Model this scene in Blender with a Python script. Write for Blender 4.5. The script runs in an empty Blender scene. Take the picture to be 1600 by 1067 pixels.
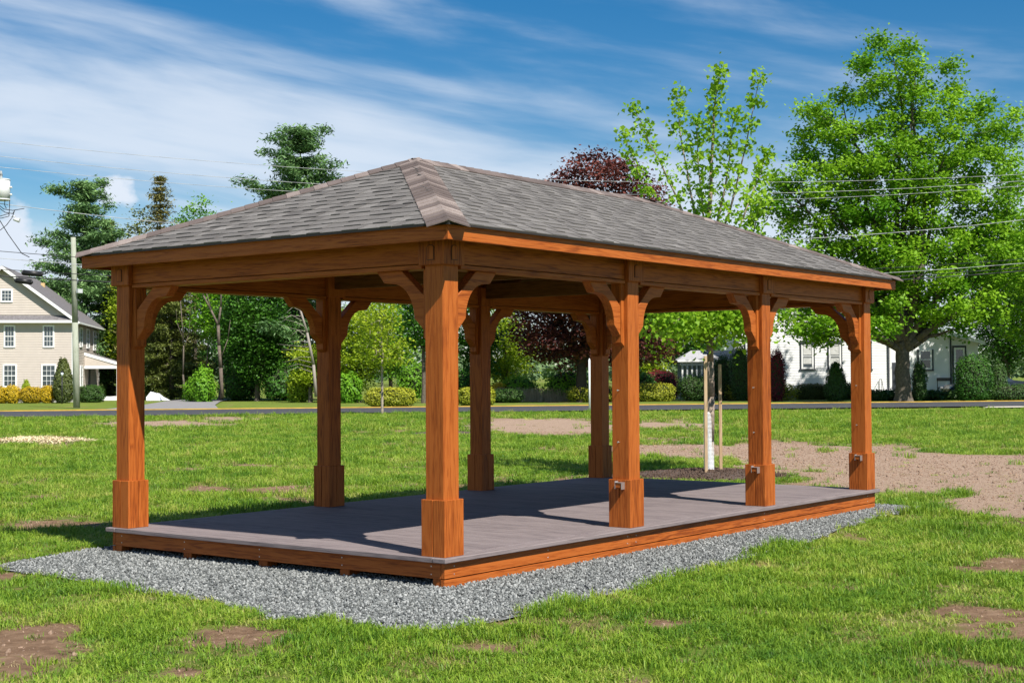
import bpy, bmesh, math, random
import numpy as np
from math import pi, sin, cos, radians
from mathutils import Vector, Matrix
rng = np.random.default_rng(7)
random.seed(7)
SC = bpy.context.scene
COL = SC.collection

# ------------------------------------------------------------ camera, light, exposure
CAM = np.array([-9.0655, -7.6149, 1.6948]); YAW, PIT, ROLL, FPX = .65, .0245, -.0056, 2254.05
Fw = np.array([cos(YAW)*cos(PIT), sin(YAW)*cos(PIT), sin(PIT)])
R0 = np.array([sin(YAW), -cos(YAW), 0.]); U0 = np.cross(R0, Fw)
Rt = R0*cos(ROLL) + U0*sin(ROLL); Up = -R0*sin(ROLL) + U0*cos(ROLL)
cd = bpy.data.cameras.new('camera'); cam = bpy.data.objects.new('camera', cd); COL.objects.link(cam)
M = Matrix.Identity(4)
for i in range(3):
    M[i][0], M[i][1], M[i][2], M[i][3] = Rt[i], Up[i], -Fw[i], CAM[i]
cam.matrix_world = M
cd.sensor_width = 36; cd.sensor_fit = 'HORIZONTAL'; cd.lens = 36*FPX/1600; cd.clip_start = .1; cd.clip_end = 9000
SC.camera = cam
SUN_EL, SUN_TO = radians(50), radians(73)          # light travels towards azimuth SUN_TO
sv = Vector((cos(SUN_EL)*cos(SUN_TO), cos(SUN_EL)*sin(SUN_TO), -sin(SUN_EL)))
sl = bpy.data.lights.new('sun', 'SUN'); sl.energy = 5.0; sl.angle = radians(.5); sl.color = (1, .95, .86)
so = bpy.data.objects.new('sun', sl); COL.objects.link(so); so.rotation_euler = sv.to_track_quat('-Z', 'Y').to_euler()
so.location = (-10, -20, 30)
SC.view_settings.view_transform = 'Standard'; SC.view_settings.look = 'None'
SC.view_settings.exposure = 0.62; SC.view_settings.gamma = 1
W_ = bpy.data.worlds.new('World'); SC.world = W_; W_.use_nodes = True
def build_world():
    nt = W_.node_tree; N = nt.nodes; N.clear(); Lk = nt.links.new
    def nd(t, **k):
        n = N.new(t)
        for a, b in k.items(): setattr(n, a, b)
        return n
    def mth(op, a, b=None, c=None, clamp=False):
        n = nd('ShaderNodeMath', operation=op, use_clamp=clamp)
        for i, v in enumerate((a, b, c)):
            if v is None: continue
            if isinstance(v, (int, float)): n.inputs[i].default_value = v
            else: Lk(v, n.inputs[i])
        return n.outputs[0]
    sky = nd('ShaderNodeTexSky', sky_type='NISHITA', sun_disc=False)
    sky.sun_elevation = SUN_EL; sky.sun_rotation = math.atan2(-cos(SUN_TO), -sin(SUN_TO))
    sky.altitude = 300; sky.air_density = 1.0; sky.dust_density = .1; sky.ozone_density = 2.0
    hs = nd('ShaderNodeHueSaturation'); hs.inputs['Saturation'].default_value = 1.5; hs.inputs['Value'].default_value = 1.08
    Lk(sky.outputs[0], hs.inputs['Color'])
    tc = nd('ShaderNodeTexCoord')
    def dot(v):
        n = nd('ShaderNodeVectorMath', operation='DOT_PRODUCT'); Lk(tc.outputs['Generated'], n.inputs[0]); n.inputs[1].default_value = tuple(v)
        return n.outputs['Value']
    X = dot(R0); D = dot((cos(YAW), sin(YAW), 0)); Z = dot((0, 0, 1))
    Zs = mth('MULTIPLY_ADD', X, .15, Z)               # streaks sink towards the right
    cv = nd('ShaderNodeCombineXYZ'); Lk(mth('MULTIPLY', X, 3.2), cv.inputs[0]); Lk(mth('MULTIPLY', D, 3.2), cv.inputs[1]); Lk(mth('MULTIPLY', Zs, 17.), cv.inputs[2])
    n1 = nd('ShaderNodeTexNoise'); Lk(cv.outputs[0], n1.inputs['Vector'])
    n1.inputs['Scale'].default_value = 1.15; n1.inputs['Detail'].default_value = 9; n1.inputs['Roughness'].default_value = .52; n1.inputs['Distortion'].default_value = .35
    cv2 = nd('ShaderNodeCombineXYZ'); Lk(mth('MULTIPLY', X, 9), cv2.inputs[0]); Lk(mth('MULTIPLY', D, 9), cv2.inputs[1]); Lk(mth('MULTIPLY', Zs, 75.), cv2.inputs[2])
    n2 = nd('ShaderNodeTexNoise'); Lk(cv2.outputs[0], n2.inputs['Vector']); n2.inputs['Scale'].default_value = 1.; n2.inputs['Detail'].default_value = 6
    def gauss(v, c, w):
        d = mth('DIVIDE', mth('SUBTRACT', v, c), w)
        return mth('EXPONENT', mth('MULTIPLY', mth('MULTIPLY', d, d), -1.))
    band = gauss(Zs, .150, .036)                      # the long white streak
    low = mth('MULTIPLY', gauss(Z, .09, .065), mth('MULTIPLY_ADD', X, 1.6, .72, clamp=True))
    right = mth('MULTIPLY_ADD', X, -1.1, .72, clamp=True)   # clouds thin out to the right
    s = mth('MULTIPLY', mth('SUBTRACT', n1.outputs['Fac'], .5), 2.9)
    s = mth('ADD', s, mth('MULTIPLY', mth('SUBTRACT', n2.outputs['Fac'], .5), .75))
    s = mth('SUBTRACT', s, mth('MULTIPLY', mth('MULTIPLY', gauss(Zs, .078, .018), gauss(X, -.29, .14)), .8))
    s = mth('ADD', s, mth('MULTIPLY', mth('MULTIPLY', band, right), .62))
    s = mth('ADD', s, mth('MULTIPLY', low, .95))
    s = mth('ADD', s, mth('MULTIPLY', gauss(Z, .0, .1), .35))
    s = mth('SUBTRACT', s, mth('MULTIPLY', mth('MULTIPLY_ADD', X, 1.5, .1, clamp=True), mth('MULTIPLY_ADD', Z, 6., -.65, clamp=True)))
    s = mth('ADD', s, mth('MULTIPLY_ADD', X, -.35, .1))
    m = nd('ShaderNodeMapRange', interpolation_type='SMOOTHSTEP'); Lk(s, m.inputs['Value'])
    m.inputs['From Min'].default_value = -.25; m.inputs['From Max'].default_value = 1.15; m.inputs['To Max'].default_value = .84
    # small cumulus heads low over the houses
    cv3 = nd('ShaderNodeCombineXYZ'); Lk(X, cv3.inputs[0]); Lk(D, cv3.inputs[1]); Lk(mth('MULTIPLY', Z, 1.5), cv3.inputs[2])
    n3 = nd('ShaderNodeTexNoise'); Lk(cv3.outputs[0], n3.inputs['Vector']); n3.inputs['Scale'].default_value = 38; n3.inputs['Detail'].default_value = 6
    def puff(cx, cz, w, h): return mth('MULTIPLY', gauss(X, cx, w), gauss(Z, cz, h))
    pf = mth('ADD', mth('ADD', puff(-.262, .123, .02, .018), puff(-.335, .098, .035, .022)), puff(-.3, .06, .1, .03))
    pm = nd('ShaderNodeMapRange', interpolation_type='SMOOTHSTEP'); Lk(mth('ADD', pf, mth('MULTIPLY', mth('SUBTRACT', n3.outputs['Fac'], .5), 1.5)), pm.inputs['Value'])
    pm.inputs['From Min'].default_value = .5; pm.inputs['From Max'].default_value = 1.0
    tot = mth('MAXIMUM', m.outputs[0], pm.outputs[0])
    mx = nd('ShaderNodeMix', data_type='RGBA'); Lk(tot, mx.inputs['Factor']); Lk(hs.outputs[0], mx.inputs[6]); mx.inputs[7].default_value = (8.6, 9.5, 10.8, 1)
    bg = nd('ShaderNodeBackground'); bg.inputs['Strength'].default_value = .058; Lk(mx.outputs[2], bg.inputs['Color'])
    out = nd('ShaderNodeOutputWorld'); Lk(bg.outputs[0], out.inputs['Surface'])
build_world()

# ------------------------------------------------------------ pixel helpers (1600 x 1067 photograph)
def ray(x, y): return Fw + Rt*(x-800)/FPX - Up*(y-533.5)/FPX
def onz(x, y, z=0.):
    d = ray(x, y); return CAM + d*(z-CAM[2])/d[2]
def at(x, y, Z): return CAM + ray(x, y)*Z            # point on a pixel's ray at depth Z
def gpos(x, Z):                                       # ground point under pixel column x at depth Z
    p = at(x, 590, Z); return np.array([p[0], p[1], 0.])
def hz(x, y, Z): return at(x, y, Z)[2]                # height of pixel row y at depth Z
def project(P):
    d = np.asarray(P) - CAM; Zd = d@Fw
    return 800+FPX*(d@Rt)/Zd, 533.5-FPX*(d@Up)/Zd, Zd

# ------------------------------------------------------------ materials
def nodes(name):
    m = bpy.data.materials.new(name); m.use_nodes = True
    nt = m.node_tree; return m, nt, nt.nodes['Principled BSDF']
def plain(name, col, rough=.6, metal=0., noise=0., scale=8., bump=0., spec=.4):
    m, nt, b = nodes(name); N = nt.nodes; Lk = nt.links.new
    b.inputs['Base Color'].default_value = (*col, 1); b.inputs['Roughness'].default_value = rough; b.inputs['Metallic'].default_value = metal
    b.inputs['Specular IOR Level'].default_value = spec
    if noise or bump:
        tc = N.new('ShaderNodeTexCoord'); n = N.new('ShaderNodeTexNoise'); n.inputs['Scale'].default_value = scale; n.inputs['Detail'].default_value = 6
        Lk(tc.outputs['Object'], n.inputs['Vector'])
        if noise:
            r = N.new('ShaderNodeValToRGB'); Lk(n.outputs['Fac'], r.inputs[0])
            r.color_ramp.elements[0].position = .3; r.color_ramp.elements[1].position = .7
            r.color_ramp.elements[0].color = (*[c*(1-noise) for c in col], 1); r.color_ramp.elements[1].color = (*[min(1, c*(1+noise)) for c in col], 1)
            Lk(r.outputs[0], b.inputs['Base Color'])
        if bump:
            bp = N.new('ShaderNodeBump'); bp.inputs['Strength'].default_value = bump; bp.inputs['Distance'].default_value = .02
            Lk(n.outputs['Fac'], bp.inputs['Height']); Lk(bp.outputs[0], b.inputs['Normal'])
    return m
def wood(name, axis, dark, mid, light, rough=.5):
    m, nt, b = nodes(name); N = nt.nodes; Lk = nt.links.new
    tc = N.new('ShaderNodeTexCoord'); oi = N.new('ShaderNodeObjectInfo')
    ad = N.new('ShaderNodeVectorMath'); ad.operation = 'MULTIPLY_ADD'
    cx = N.new('ShaderNodeCombineXYZ')
    for i in range(3): Lk(oi.outputs['Random'], cx.inputs[i])
    Lk(cx.outputs[0], ad.inputs[0]); ad.inputs[1].default_value = (7.3, 5.1, 9.7); Lk(tc.outputs['Object'], ad.inputs[2])
    mp = N.new('ShaderNodeMapping'); Lk(ad.outputs[0], mp.inputs['Vector'])
    sc = [1., 1., 1.]; sc[axis] = .055; mp.inputs['Scale'].default_value = sc
    n1 = N.new('ShaderNodeTexNoise'); n1.inputs['Scale'].default_value = 17; n1.inputs['Detail'].default_value = 3; n1.inputs['Distortion'].default_value = .4
    Lk(mp.outputs[0], n1.inputs['Vector'])
    sn = N.new('ShaderNodeMath'); sn.operation = 'MULTIPLY'; Lk(n1.outputs['Fac'], sn.inputs[0]); sn.inputs[1].default_value = 34
    ss = N.new('ShaderNodeMath'); ss.operation = 'SINE'; Lk(sn.outputs[0], ss.inputs[0])       # growth rings from contour lines of the noise
    n2 = N.new('ShaderNodeTexNoise'); n2.inputs['Scale'].default_value = 150; n2.inputs['Detail'].default_value = 3; Lk(mp.outputs[0], n2.inputs['Vector'])
    n3 = N.new('ShaderNodeTexNoise'); n3.inputs['Scale'].default_value = 2.2; n3.inputs['Detail'].default_value = 4; Lk(ad.outputs[0], n3.inputs['Vector'])
    a = N.new('ShaderNodeMath'); a.operation = 'MULTIPLY_ADD'; Lk(ss.outputs[0], a.inputs[0]); a.inputs[1].default_value = .19; Lk(n2.outputs['Fac'], a.inputs[2])
    a2 = N.new('ShaderNodeMath'); a2.operation = 'MULTIPLY_ADD'; Lk(n3.outputs['Fac'], a2.inputs[0]); a2.inputs[1].default_value = .5; Lk(a.outputs[0], a2.inputs[2])
    a3 = N.new('ShaderNodeMath'); a3.operation = 'MULTIPLY_ADD'; Lk(oi.outputs['Random'], a3.inputs[0]); a3.inputs[1].default_value = .24; Lk(a2.outputs[0], a3.inputs[2])
    r = N.new('ShaderNodeValToRGB'); Lk(a3.outputs[0], r.inputs[0]); e = r.color_ramp.elements
    e[0].position = .45; e[0].color = (*dark, 1); e[1].position = 1.2; e[1].color = (*light, 1)
    e1 = r.color_ramp.elements.new(.78); e1.color = (*mid, 1)
    e[2].position = 1.0
    Lk(r.outputs[0], b.inputs['Base Color'])
    b.inputs['Roughness'].default_value = rough; b.inputs['Specular IOR Level'].default_value = .18
    bp = N.new('ShaderNodeBump'); bp.inputs['Strength'].default_value = .25; bp.inputs['Distance'].default_value = .004
    Lk(a.outputs[0], bp.inputs['Height']); Lk(bp.outputs[0], b.inputs['Normal'])
    return m
ST = ((.185, .041, .0075), (.345, .085, .0135), (.405, .110, .020))
WX, WY, WZ = [wood('cedar_stain_'+'xyz'[i], i, *ST) for i in range(3)]
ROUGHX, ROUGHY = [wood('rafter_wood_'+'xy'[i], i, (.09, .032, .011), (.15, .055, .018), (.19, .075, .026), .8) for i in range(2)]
DECK = wood('composite_deck', 1, (.125, .102, .105), (.18, .148, .148), (.22, .182, .18), .8)
DECKX = wood('composite_border', 0, (.125, .102, .105), (.18, .148, .148), (.22, .182, .18), .8)
STAKE = wood('stake_wood', 2, (.3, .19, .10), (.42, .29, .17), (.52, .38, .24), .8)
POLE = wood('pole_wood', 2, (.17, .19, .14), (.27, .29, .22), (.34, .36, .29), .9)

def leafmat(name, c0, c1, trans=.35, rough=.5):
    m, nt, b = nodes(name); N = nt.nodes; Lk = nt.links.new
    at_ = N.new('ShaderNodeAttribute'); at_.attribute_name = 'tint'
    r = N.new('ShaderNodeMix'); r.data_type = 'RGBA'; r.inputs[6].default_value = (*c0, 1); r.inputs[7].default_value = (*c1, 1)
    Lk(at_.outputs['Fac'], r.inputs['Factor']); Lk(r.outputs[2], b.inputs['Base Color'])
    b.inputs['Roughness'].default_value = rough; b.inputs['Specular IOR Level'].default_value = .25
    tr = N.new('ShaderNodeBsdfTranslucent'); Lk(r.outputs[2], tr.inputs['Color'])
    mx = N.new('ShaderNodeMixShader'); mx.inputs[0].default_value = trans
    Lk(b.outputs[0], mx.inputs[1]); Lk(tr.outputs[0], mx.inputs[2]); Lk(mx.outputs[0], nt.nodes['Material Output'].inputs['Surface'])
    return m
L_MAPLE = leafmat('leaf_maple', (.10, .27, .012), (.31, .53, .03), .45)
L_YOUNG = leafmat('leaf_young_maple', (.15, .34, .016), (.38, .60, .04), .55)
L_DARK = leafmat('leaf_dark_green', (.022, .085, .010), (.075, .20, .018), .25)
L_BRIGHT = leafmat('leaf_bright_green', (.09, .26, .014), (.24, .46, .028), .42)
L_YELLOW = leafmat('leaf_yellow_green', (.20, .32, .016), (.44, .54, .035), .5)
L_PINE = leafmat('needle_pine', (.055, .135, .045), (.23, .38, .13), .25)
L_OLIVE = leafmat('needle_olive', (.060, .085, .016), (.16, .19, .035), .15)
L_BROWN = leafmat('needle_brownish', (.11, .10, .028), (.22, .21, .06), .15)
L_PURPLE = leafmat('leaf_purple', (.045, .014, .014), (.21, .065, .05), .25, .4)
L_CRIMSON = leafmat('leaf_crimson', (.11, .008, .018), (.30, .03, .05), .25)
L_HEDGE = leafmat('leaf_hedge', (.10, .15, .012), (.46, .46, .035), .25)
L_GOLD = leafmat('leaf_gold', (.36, .25, .012), (.68, .48, .02), .3)
L_YEW = leafmat('leaf_yew', (.015, .045, .009), (.055, .12, .018), .1)
L_CONE = leafmat('leaf_arborvitae', (.05, .075, .014), (.13, .15, .035), .1)
L_REED = leafmat('dry_reed', (.30, .24, .13), (.5, .42, .26), .2)
L_FAR = leafmat('leaf_far_woods', (.10, .16, .07), (.16, .24, .10), .2)
BARK = plain('bark_grey', (.11, .09, .07), .9, noise=.4, scale=9, bump=.6)
BARKP = plain('bark_pale', (.30, .25, .20), .9, noise=.35, scale=9, bump=.4)
BARKD = plain('bark_dark', (.045, .035, .028), .9, noise=.3, scale=6)

# ------------------------------------------------------------ object helpers
def link(name, me, mats, parent=None, label=None, cat=None, group=None, kind=None):
    o = bpy.data.objects.new(name, me); COL.objects.link(o)
    if mats is not None and me is not None and not me.materials:
        for m in (mats if isinstance(mats, (list, tuple)) else [mats]): me.materials.append(m)
    if parent: o.parent = parent
    if label: o['label'] = label
    if cat: o['category'] = cat
    if group: o['group'] = group
    if kind: o['kind'] = kind
    return o
def thing(name, label, cat, loc=(0, 0, 0), rz=0., group=None):
    o = bpy.data.objects.new(name, None); COL.objects.link(o); o.empty_display_size = .2
    o.location = loc; o.rotation_euler = (0, 0, rz); o['label'] = label; o['category'] = cat
    if group: o['group'] = group
    return o
def copy_tree(o, parent=None):
    c = o.copy(); COL.objects.link(c); c.parent = parent
    for ch in list(o.children): copy_tree(ch, c)
    return c
def pyd(name, v, f):
    me = bpy.data.meshes.new(name); me.from_pydata([tuple(map(float, p)) for p in v], [], f); me.update(); return me
def boxmesh(name, x0, x1, y0, y1, z0, z1, bev=0.):
    if not bev:
        v = [(x, y, z) for x in (x0, x1) for y in (y0, y1) for z in (z0, z1)]
        return pyd(name, v, [(0, 1, 3, 2), (4, 6, 7, 5), (0, 4, 5, 1), (2, 3, 7, 6), (0, 2, 6, 4), (1, 5, 7, 3)])
    bm = bmesh.new(); bmesh.ops.create_cube(bm, size=1)
    for p in bm.verts: p.co = Vector((x0 if p.co.x < 0 else x1, y0 if p.co.y < 0 else y1, z0 if p.co.z < 0 else z1))
    bmesh.ops.bevel(bm, geom=bm.edges[:], offset=bev, segments=1, affect='EDGES')
    me = bpy.data.meshes.new(name); bm.to_mesh(me); bm.free(); return me
def box(name, x0, x1, y0, y1, z0, z1, mat, parent=None, bev=0., **k):
    return link(name, boxmesh(name, x0, x1, y0, y1, z0, z1, bev), mat, parent, **k)
def prism(name, prof, axis, a0, a1, mat, parent=None, **k):
    """extrude a 2-D profile (list of (s,z)) along axis 'x' or 'y' between a0 and a1"""
    n = len(prof); v = []
    for a in (a0, a1):
        for s, z in prof: v.append((a, s, z) if axis == 'x' else (s, a, z))
    f = [tuple(range(n)), tuple(range(2*n-1, n-1, -1))] + [(i, i+n, (i+1) % n+n, (i+1) % n) for i in range(n)]
    me = pyd(name, v, f)
    bm = bmesh.new(); bm.from_mesh(me); bmesh.ops.recalc_face_normals(bm, faces=bm.faces[:]); bm.to_mesh(me); bm.free()
    return link(name, me, mat, parent, **k)
def tubes_mesh(name, segs, n=6):
    """segs: list of (p0, p1, r0, r1)"""
    V = []; Fc = []
    for p0, p1, r0, r1 in segs:
        p0 = np.asarray(p0, float); p1 = np.asarray(p1, float); d = p1-p0; ln = np.linalg.norm(d)
        if ln < 1e-6: continue
        d /= ln; a = np.cross(d, (0, 0, 1.) if abs(d[2]) < .9 else (1., 0, 0)); a /= np.linalg.norm(a); b = np.cross(d, a)
        i0 = len(V)
        for p, r in ((p0, r0), (p1, r1)):
            for k in range(n): V.append(p + r*(cos(2*pi*k/n)*a + sin(2*pi*k/n)*b))
        Fc += [(i0+k, i0+(k+1) % n, i0+n+(k+1) % n, i0+n+k) for k in range(n)]
        Fc += [tuple(range(i0+n-1, i0-1, -1)), tuple(range(i0+n, i0+2*n))]
    me = pyd(name, V, Fc)
    me.polygons.foreach_set('use_smooth', [len(p.vertices) == 4 for p in me.polygons])
    return me
def fast_mesh(name, V, nper, tint=None):
    """V: (N*nper,3) verts, each run of nper is one polygon"""
    V = np.ascontiguousarray(V, dtype=np.float32); nv = len(V); nf = nv//nper
    me = bpy.data.meshes.new(name); me.vertices.add(nv); me.vertices.foreach_set('co', V.ravel())
    me.loops.add(nv); me.loops.foreach_set('vertex_index', np.arange(nv, dtype=np.int32))
    me.polygons.add(nf); me.polygons.foreach_set('loop_start', np.arange(0, nv, nper, dtype=np.int32))
    if tint is not None:
        a = me.attributes.new('tint', 'FLOAT', 'FACE'); a.data.foreach_set('value', np.asarray(tint, dtype=np.float32))
    me.update(calc_edges=True); return me
def unit(v): return v/np.maximum(np.linalg.norm(v, axis=-1, keepdims=True), 1e-9)
def leaves(name, C, size, mat, parent, tint=None, aspect=.6, up=.4, shape=4, droop=0., N0=None, kind=None):
    """one mesh of leaf-sized faces round the centres C"""
    n = len(C); nrm = rng.normal(size=(n, 3)); nrm = unit(nrm); nrm[:, 2] = np.abs(nrm[:, 2]) + up
    if N0 is not None: nrm = nrm*.75 + N0
    nrm = unit(nrm); a = unit(np.cross(nrm, rng.normal(size=(n, 3))))
    if droop: a = unit(a + np.array([0, 0, -droop])); 
    b = unit(np.cross(nrm, a)); nrm = np.cross(a, b)
    s = (size*rng.uniform(.65, 1.35, n))[:, None]; w = s*aspect
    if shape == 4: P = [C-a*s*.5, C+b*w*.5, C+a*s*.5, C-b*w*.5]
    else:          # lobed leaf, slightly folded
        P = [C-a*s*.5, C-a*s*.2+b*w*.62+nrm*s*.1, C+a*s*.12+b*w*.35, C+a*s*.6, C+a*s*.12-b*w*.35, C-a*s*.2-b*w*.62+nrm*s*.1]
    V = np.stack(P, 1).reshape(-1, 3)
    if tint is None: tint = rng.random(n)
    return link(name, fast_mesh(name, V, len(P), np.clip(tint, 0, 1)), mat, parent, kind=kind)

# ------------------------------------------------------------ ground
def vnoise(x, y, s, seed=0):
    """smooth value noise"""
    x = np.asarray(x)/s + seed*17.3; y = np.asarray(y)/s + seed*9.1
    xi = np.floor(x).astype(np.int64); yi = np.floor(y).astype(np.int64); fx = x-xi; fy = y-yi
    fx = fx*fx*(3-2*fx); fy = fy*fy*(3-2*fy)
    def h(a, b):
        q = (a*374761393 + b*668265263 + seed*1013) & 0x7fffffff
        q = ((q ^ (q >> 13))*1274126177) & 0x7fffffff
        return ((q ^ (q >> 16)) & 0xffff)/65535.
    return (h(xi, yi)*(1-fx)+h(xi+1, yi)*fx)*(1-fy) + (h(xi, yi+1)*(1-fx)+h(xi+1, yi+1)*fx)*fy
def fbm(x, y, s, seed=0): return (vnoise(x, y, s, seed)+.5*vnoise(x, y, s/2.1, seed+1)+.25*vnoise(x, y, s/4.3, seed+2)+.125*vnoise(x, y, s/8.7, seed+3))/1.875
# worn patches of the lawn, traced as (pixel centre, half widths, strength)
WORN = [(40, 1008, 85, 34, 1.3), (385, 990, 62, 12, 1.), (300, 1046, 40, 8, .7), (650, 1040, 60, 9, .5), (95, 816, 70, 9, .9), (215, 850, 40, 6, .5),
        (430, 762, 110, 7, .85), (330, 772, 60, 5, .6), (1545, 888, 55, 9, .85), (1300, 916, 70, 9, .7), (1200, 880, 45, 8, .55), (1050, 972, 45, 8, .6), (1420, 1030, 90, 9, .5),
        (1010, 1055, 60, 9, .6), (1180, 905, 60, 7, .5), (1490, 950, 60, 8, .45), (770, 1010, 60, 7, .4)]
SANDY = [(255, 662, 115, 6, .9), (350, 655, 60, 4, .9), (845, 666, 100, 11, 1.5), (1040, 662, 80, 5, 1.), (1060, 699, 90, 9, 1.5), (1180, 706, 130, 13, 1.6), (1300, 714, 150, 17, 1.6), (1440, 738, 150, 26, 1.6),
         (1560, 752, 120, 36, 1.6), (1240, 728, 120, 11, 1.1), (1570, 790, 70, 14, 1.2), (1400, 772, 90, 9, .7), (60, 688.5, 78, 4.6, 1.7)]
def patch(px, py, Zd, L):
    m = np.zeros_like(px)
    for cx, cy, rx, ry, s in L: m = np.maximum(m, s*np.exp(-(((px-cx)/rx)**2+((py-cy)/ry)**2)**1.3*.7))
    return np.where(Zd > 4, m, 0)
TUFTY = [(335, 778, 45, 7), (1105, 722, 50, 8), (1100, 690, 30, 3), (1410, 714, 28, 3), (1497, 770, 32, 5), (1290, 704, 14, 2), (1130, 775, 60, 7), (1020, 720, 40, 8), (1420, 775, 70, 7)]
def worn(x, y):
    P = np.stack([x, y, np.zeros_like(x)], -1); px, py, Zd = project(P)
    ok = Zd > 4
    m = patch(px, py, Zd, WORN+SANDY)
    for cx, cy, rx, ry in TUFTY: m = m*(1-.95*np.exp(-(((px-cx)/rx)**2+((py-cy)/ry)**2)**2))
    m = np.where(ok, m, 0)
    n = fbm(x, y, 1.3, 3); n2 = fbm(x, y, .45, 11)
    near = np.clip((45-Zd)/30, 0, 1)
    n4 = fbm(x, y, 3.8, 61)
    v = m*1.0 + (n-.5)*1.5 + (n2-.5)*1.5 + (n4-.5)*.9 - .11
    return np.clip(v*1.15+.12, 0, 1)
GRAV_PX = [(-12, 886), (87, 899), (175, 915), (271, 930), (350, 939), (394, 954), (437, 965), (525, 967), (604, 982), (700, 983), (790, 965), (900, 937), (1000, 917), (1084, 891),
           (1149, 876), (1206, 856), (1267, 845), (1316, 823), (1372, 807), (1438, 792), (1372, 788)]
GRAV = np.array([onz(*p)[:2] for p in GRAV_PX] + [[8.3, .3], [8.3, 4.0], [.2, 4.45], [-.3, 4.5]])
def inpoly(x, y, P):
    c = np.zeros(np.shape(x), bool); j = len(P)-1
    for i in range(len(P)):
        xi, yi = P[i]; xj, yj = P[j]
        with np.errstate(divide='ignore', invalid='ignore'):
            c ^= ((yi > y) != (yj > y)) & (x < (xj-xi)*(y-yi)/(yj-yi+1e-12)+xi)
        j = i
    return c
FH = np.array([cos(YAW), sin(YAW)]); RH = np.array([sin(YAW), -cos(YAW)])
def cam2w(d, l): return CAM[0]+d*FH[0]+l*RH[0], CAM[1]+d*FH[1]+l*RH[1]
def build_ground():
    dep = np.concatenate([-np.geomspace(400, 4, 14), np.arange(2, 6, .5), np.arange(6, 22, .14), np.geomspace(22, 95, 150), np.geomspace(97, 5200, 40)])
    lat = np.concatenate([-np.geomspace(4200, 32, 28), np.arange(-30, -9, .4), np.arange(-9, 9, .12), np.arange(9, 30.1, .4), np.geomspace(32, 4200, 28)])
    D, Lt = np.meshgrid(dep, lat, indexing='ij'); x, y = cam2w(D, Lt)
    z = (fbm(x, y, 2.2, 21)-.5)*.05*np.clip((70-np.abs(D))/40, 0, 1)
    z -= .02
    gx = inpoly(x, y, GRAV); z = np.where(gx, -.03, z)
    far = np.clip((D-160)/900, 0, 1); z += far*far*8*(.4+.6*fbm(x, y, 260, 5))
    nd_, nl = D.shape; V = np.stack([x, y, z], -1).reshape(-1, 3)
    i = np.arange(nd_*nl).reshape(nd_, nl)
    q = np.stack([i[:-1, :-1], i[:-1, 1:], i[1:, 1:], i[1:, :-1]], -1).reshape(-1, 4)[:, ::-1]
    me = bpy.data.meshes.new('ground'); me.vertices.add(len(V)); me.vertices.foreach_set('co', V.astype(np.float32).ravel())
    me.loops.add(q.size); me.loops.foreach_set('vertex_index', np.ascontiguousarray(q, dtype=np.int32).ravel())
    me.polygons.add(len(q)); me.polygons.foreach_set('loop_start', np.arange(0, q.size, 4, dtype=np.int32))
    a = me.attributes.new('worn', 'FLOAT', 'POINT'); a.data.foreach_set('value', worn(x, y).astype(np.float32).ravel())
    qx, qy, qz = project(np.stack([x, y, np.zeros_like(x)], -1)); a = me.attributes.new('sand', 'FLOAT', 'POINT'); a.data.foreach_set('value', np.clip(patch(qx, qy, qz, SANDY)*1.5, 0, 1).astype(np.float32).ravel())
    me.update(calc_edges=True); me.polygons.foreach_set('use_smooth', np.ones(len(q), bool))
    m, nt, b = nodes('lawn_soil'); N = nt.nodes; Lk = nt.links.new
    g = N.new('ShaderNodeNewGeometry')
    def noise(s, det=6, ro=.6):
        n = N.new('ShaderNodeTexNoise'); n.inputs['Scale'].default_value = s; n.inputs['Detail'].default_value = det; n.inputs['Roughness'].default_value = ro
        Lk(g.outputs['Position'], n.inputs['Vector']); return n.outputs['Fac']
    def ramp(f, *st):
        r = N.new('ShaderNodeValToRGB'); Lk(f, r.inputs[0])
        while len(r.color_ramp.elements) < len(st): r.color_ramp.elements.new(.5)
        for e, (p, c) in zip(r.color_ramp.elements, st): e.position = p; e.color = (*c, 1)
        return r.outputs[0]
    soil = ramp(noise(5.5, 9, .75), (.3, (.11, .062, .036)), (.52, (.23, .145, .090)), (.75, (.36, .25, .165)))
    gr = ramp(noise(.5, 9, .7), (.3, (.085, .135, .022)), (.5, (.14, .19, .03)), (.72, (.21, .23, .05)))
    sand = ramp(noise(14, 9, .8), (.3, (.20, .13, .09)), (.52, (.35, .25, .183)), (.72, (.48, .37, .285)))
    as_ = N.new('ShaderNodeAttribute'); as_.attribute_name = 'sand'; ms = N.new('ShaderNodeMix'); ms.data_type = 'RGBA'; Lk(as_.outputs['Fac'], ms.inputs['Factor']); Lk(soil, ms.inputs[6]); Lk(sand, ms.inputs[7]); soil = ms.outputs[2]
    at_ = N.new('ShaderNodeAttribute'); at_.attribute_name = 'worn'
    f = N.new('ShaderNodeMath'); f.operation = 'MULTIPLY_ADD'; Lk(noise(9, 5, .7), f.inputs[0]); f.inputs[1].default_value = .9
    o = N.new('ShaderNodeMath'); o.operation = 'SUBTRACT'; Lk(at_.outputs['Fac'], o.inputs[0]); o.inputs[1].default_value = .45; Lk(o.outputs[0], f.inputs[2])
    k = ramp(f.outputs[0], (.3, (0, 0, 0)), (.6, (1, 1, 1)))
    mx = N.new('ShaderNodeMix'); mx.data_type = 'RGBA'; Lk(k, mx.inputs['Factor']); Lk(gr, mx.inputs[6]); Lk(soil, mx.inputs[7])
    Lk(mx.outputs[2], b.inputs['Base Color']); b.inputs['Roughness'].default_value = .95; b.inputs['Specular IOR Level'].default_value = .1
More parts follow.
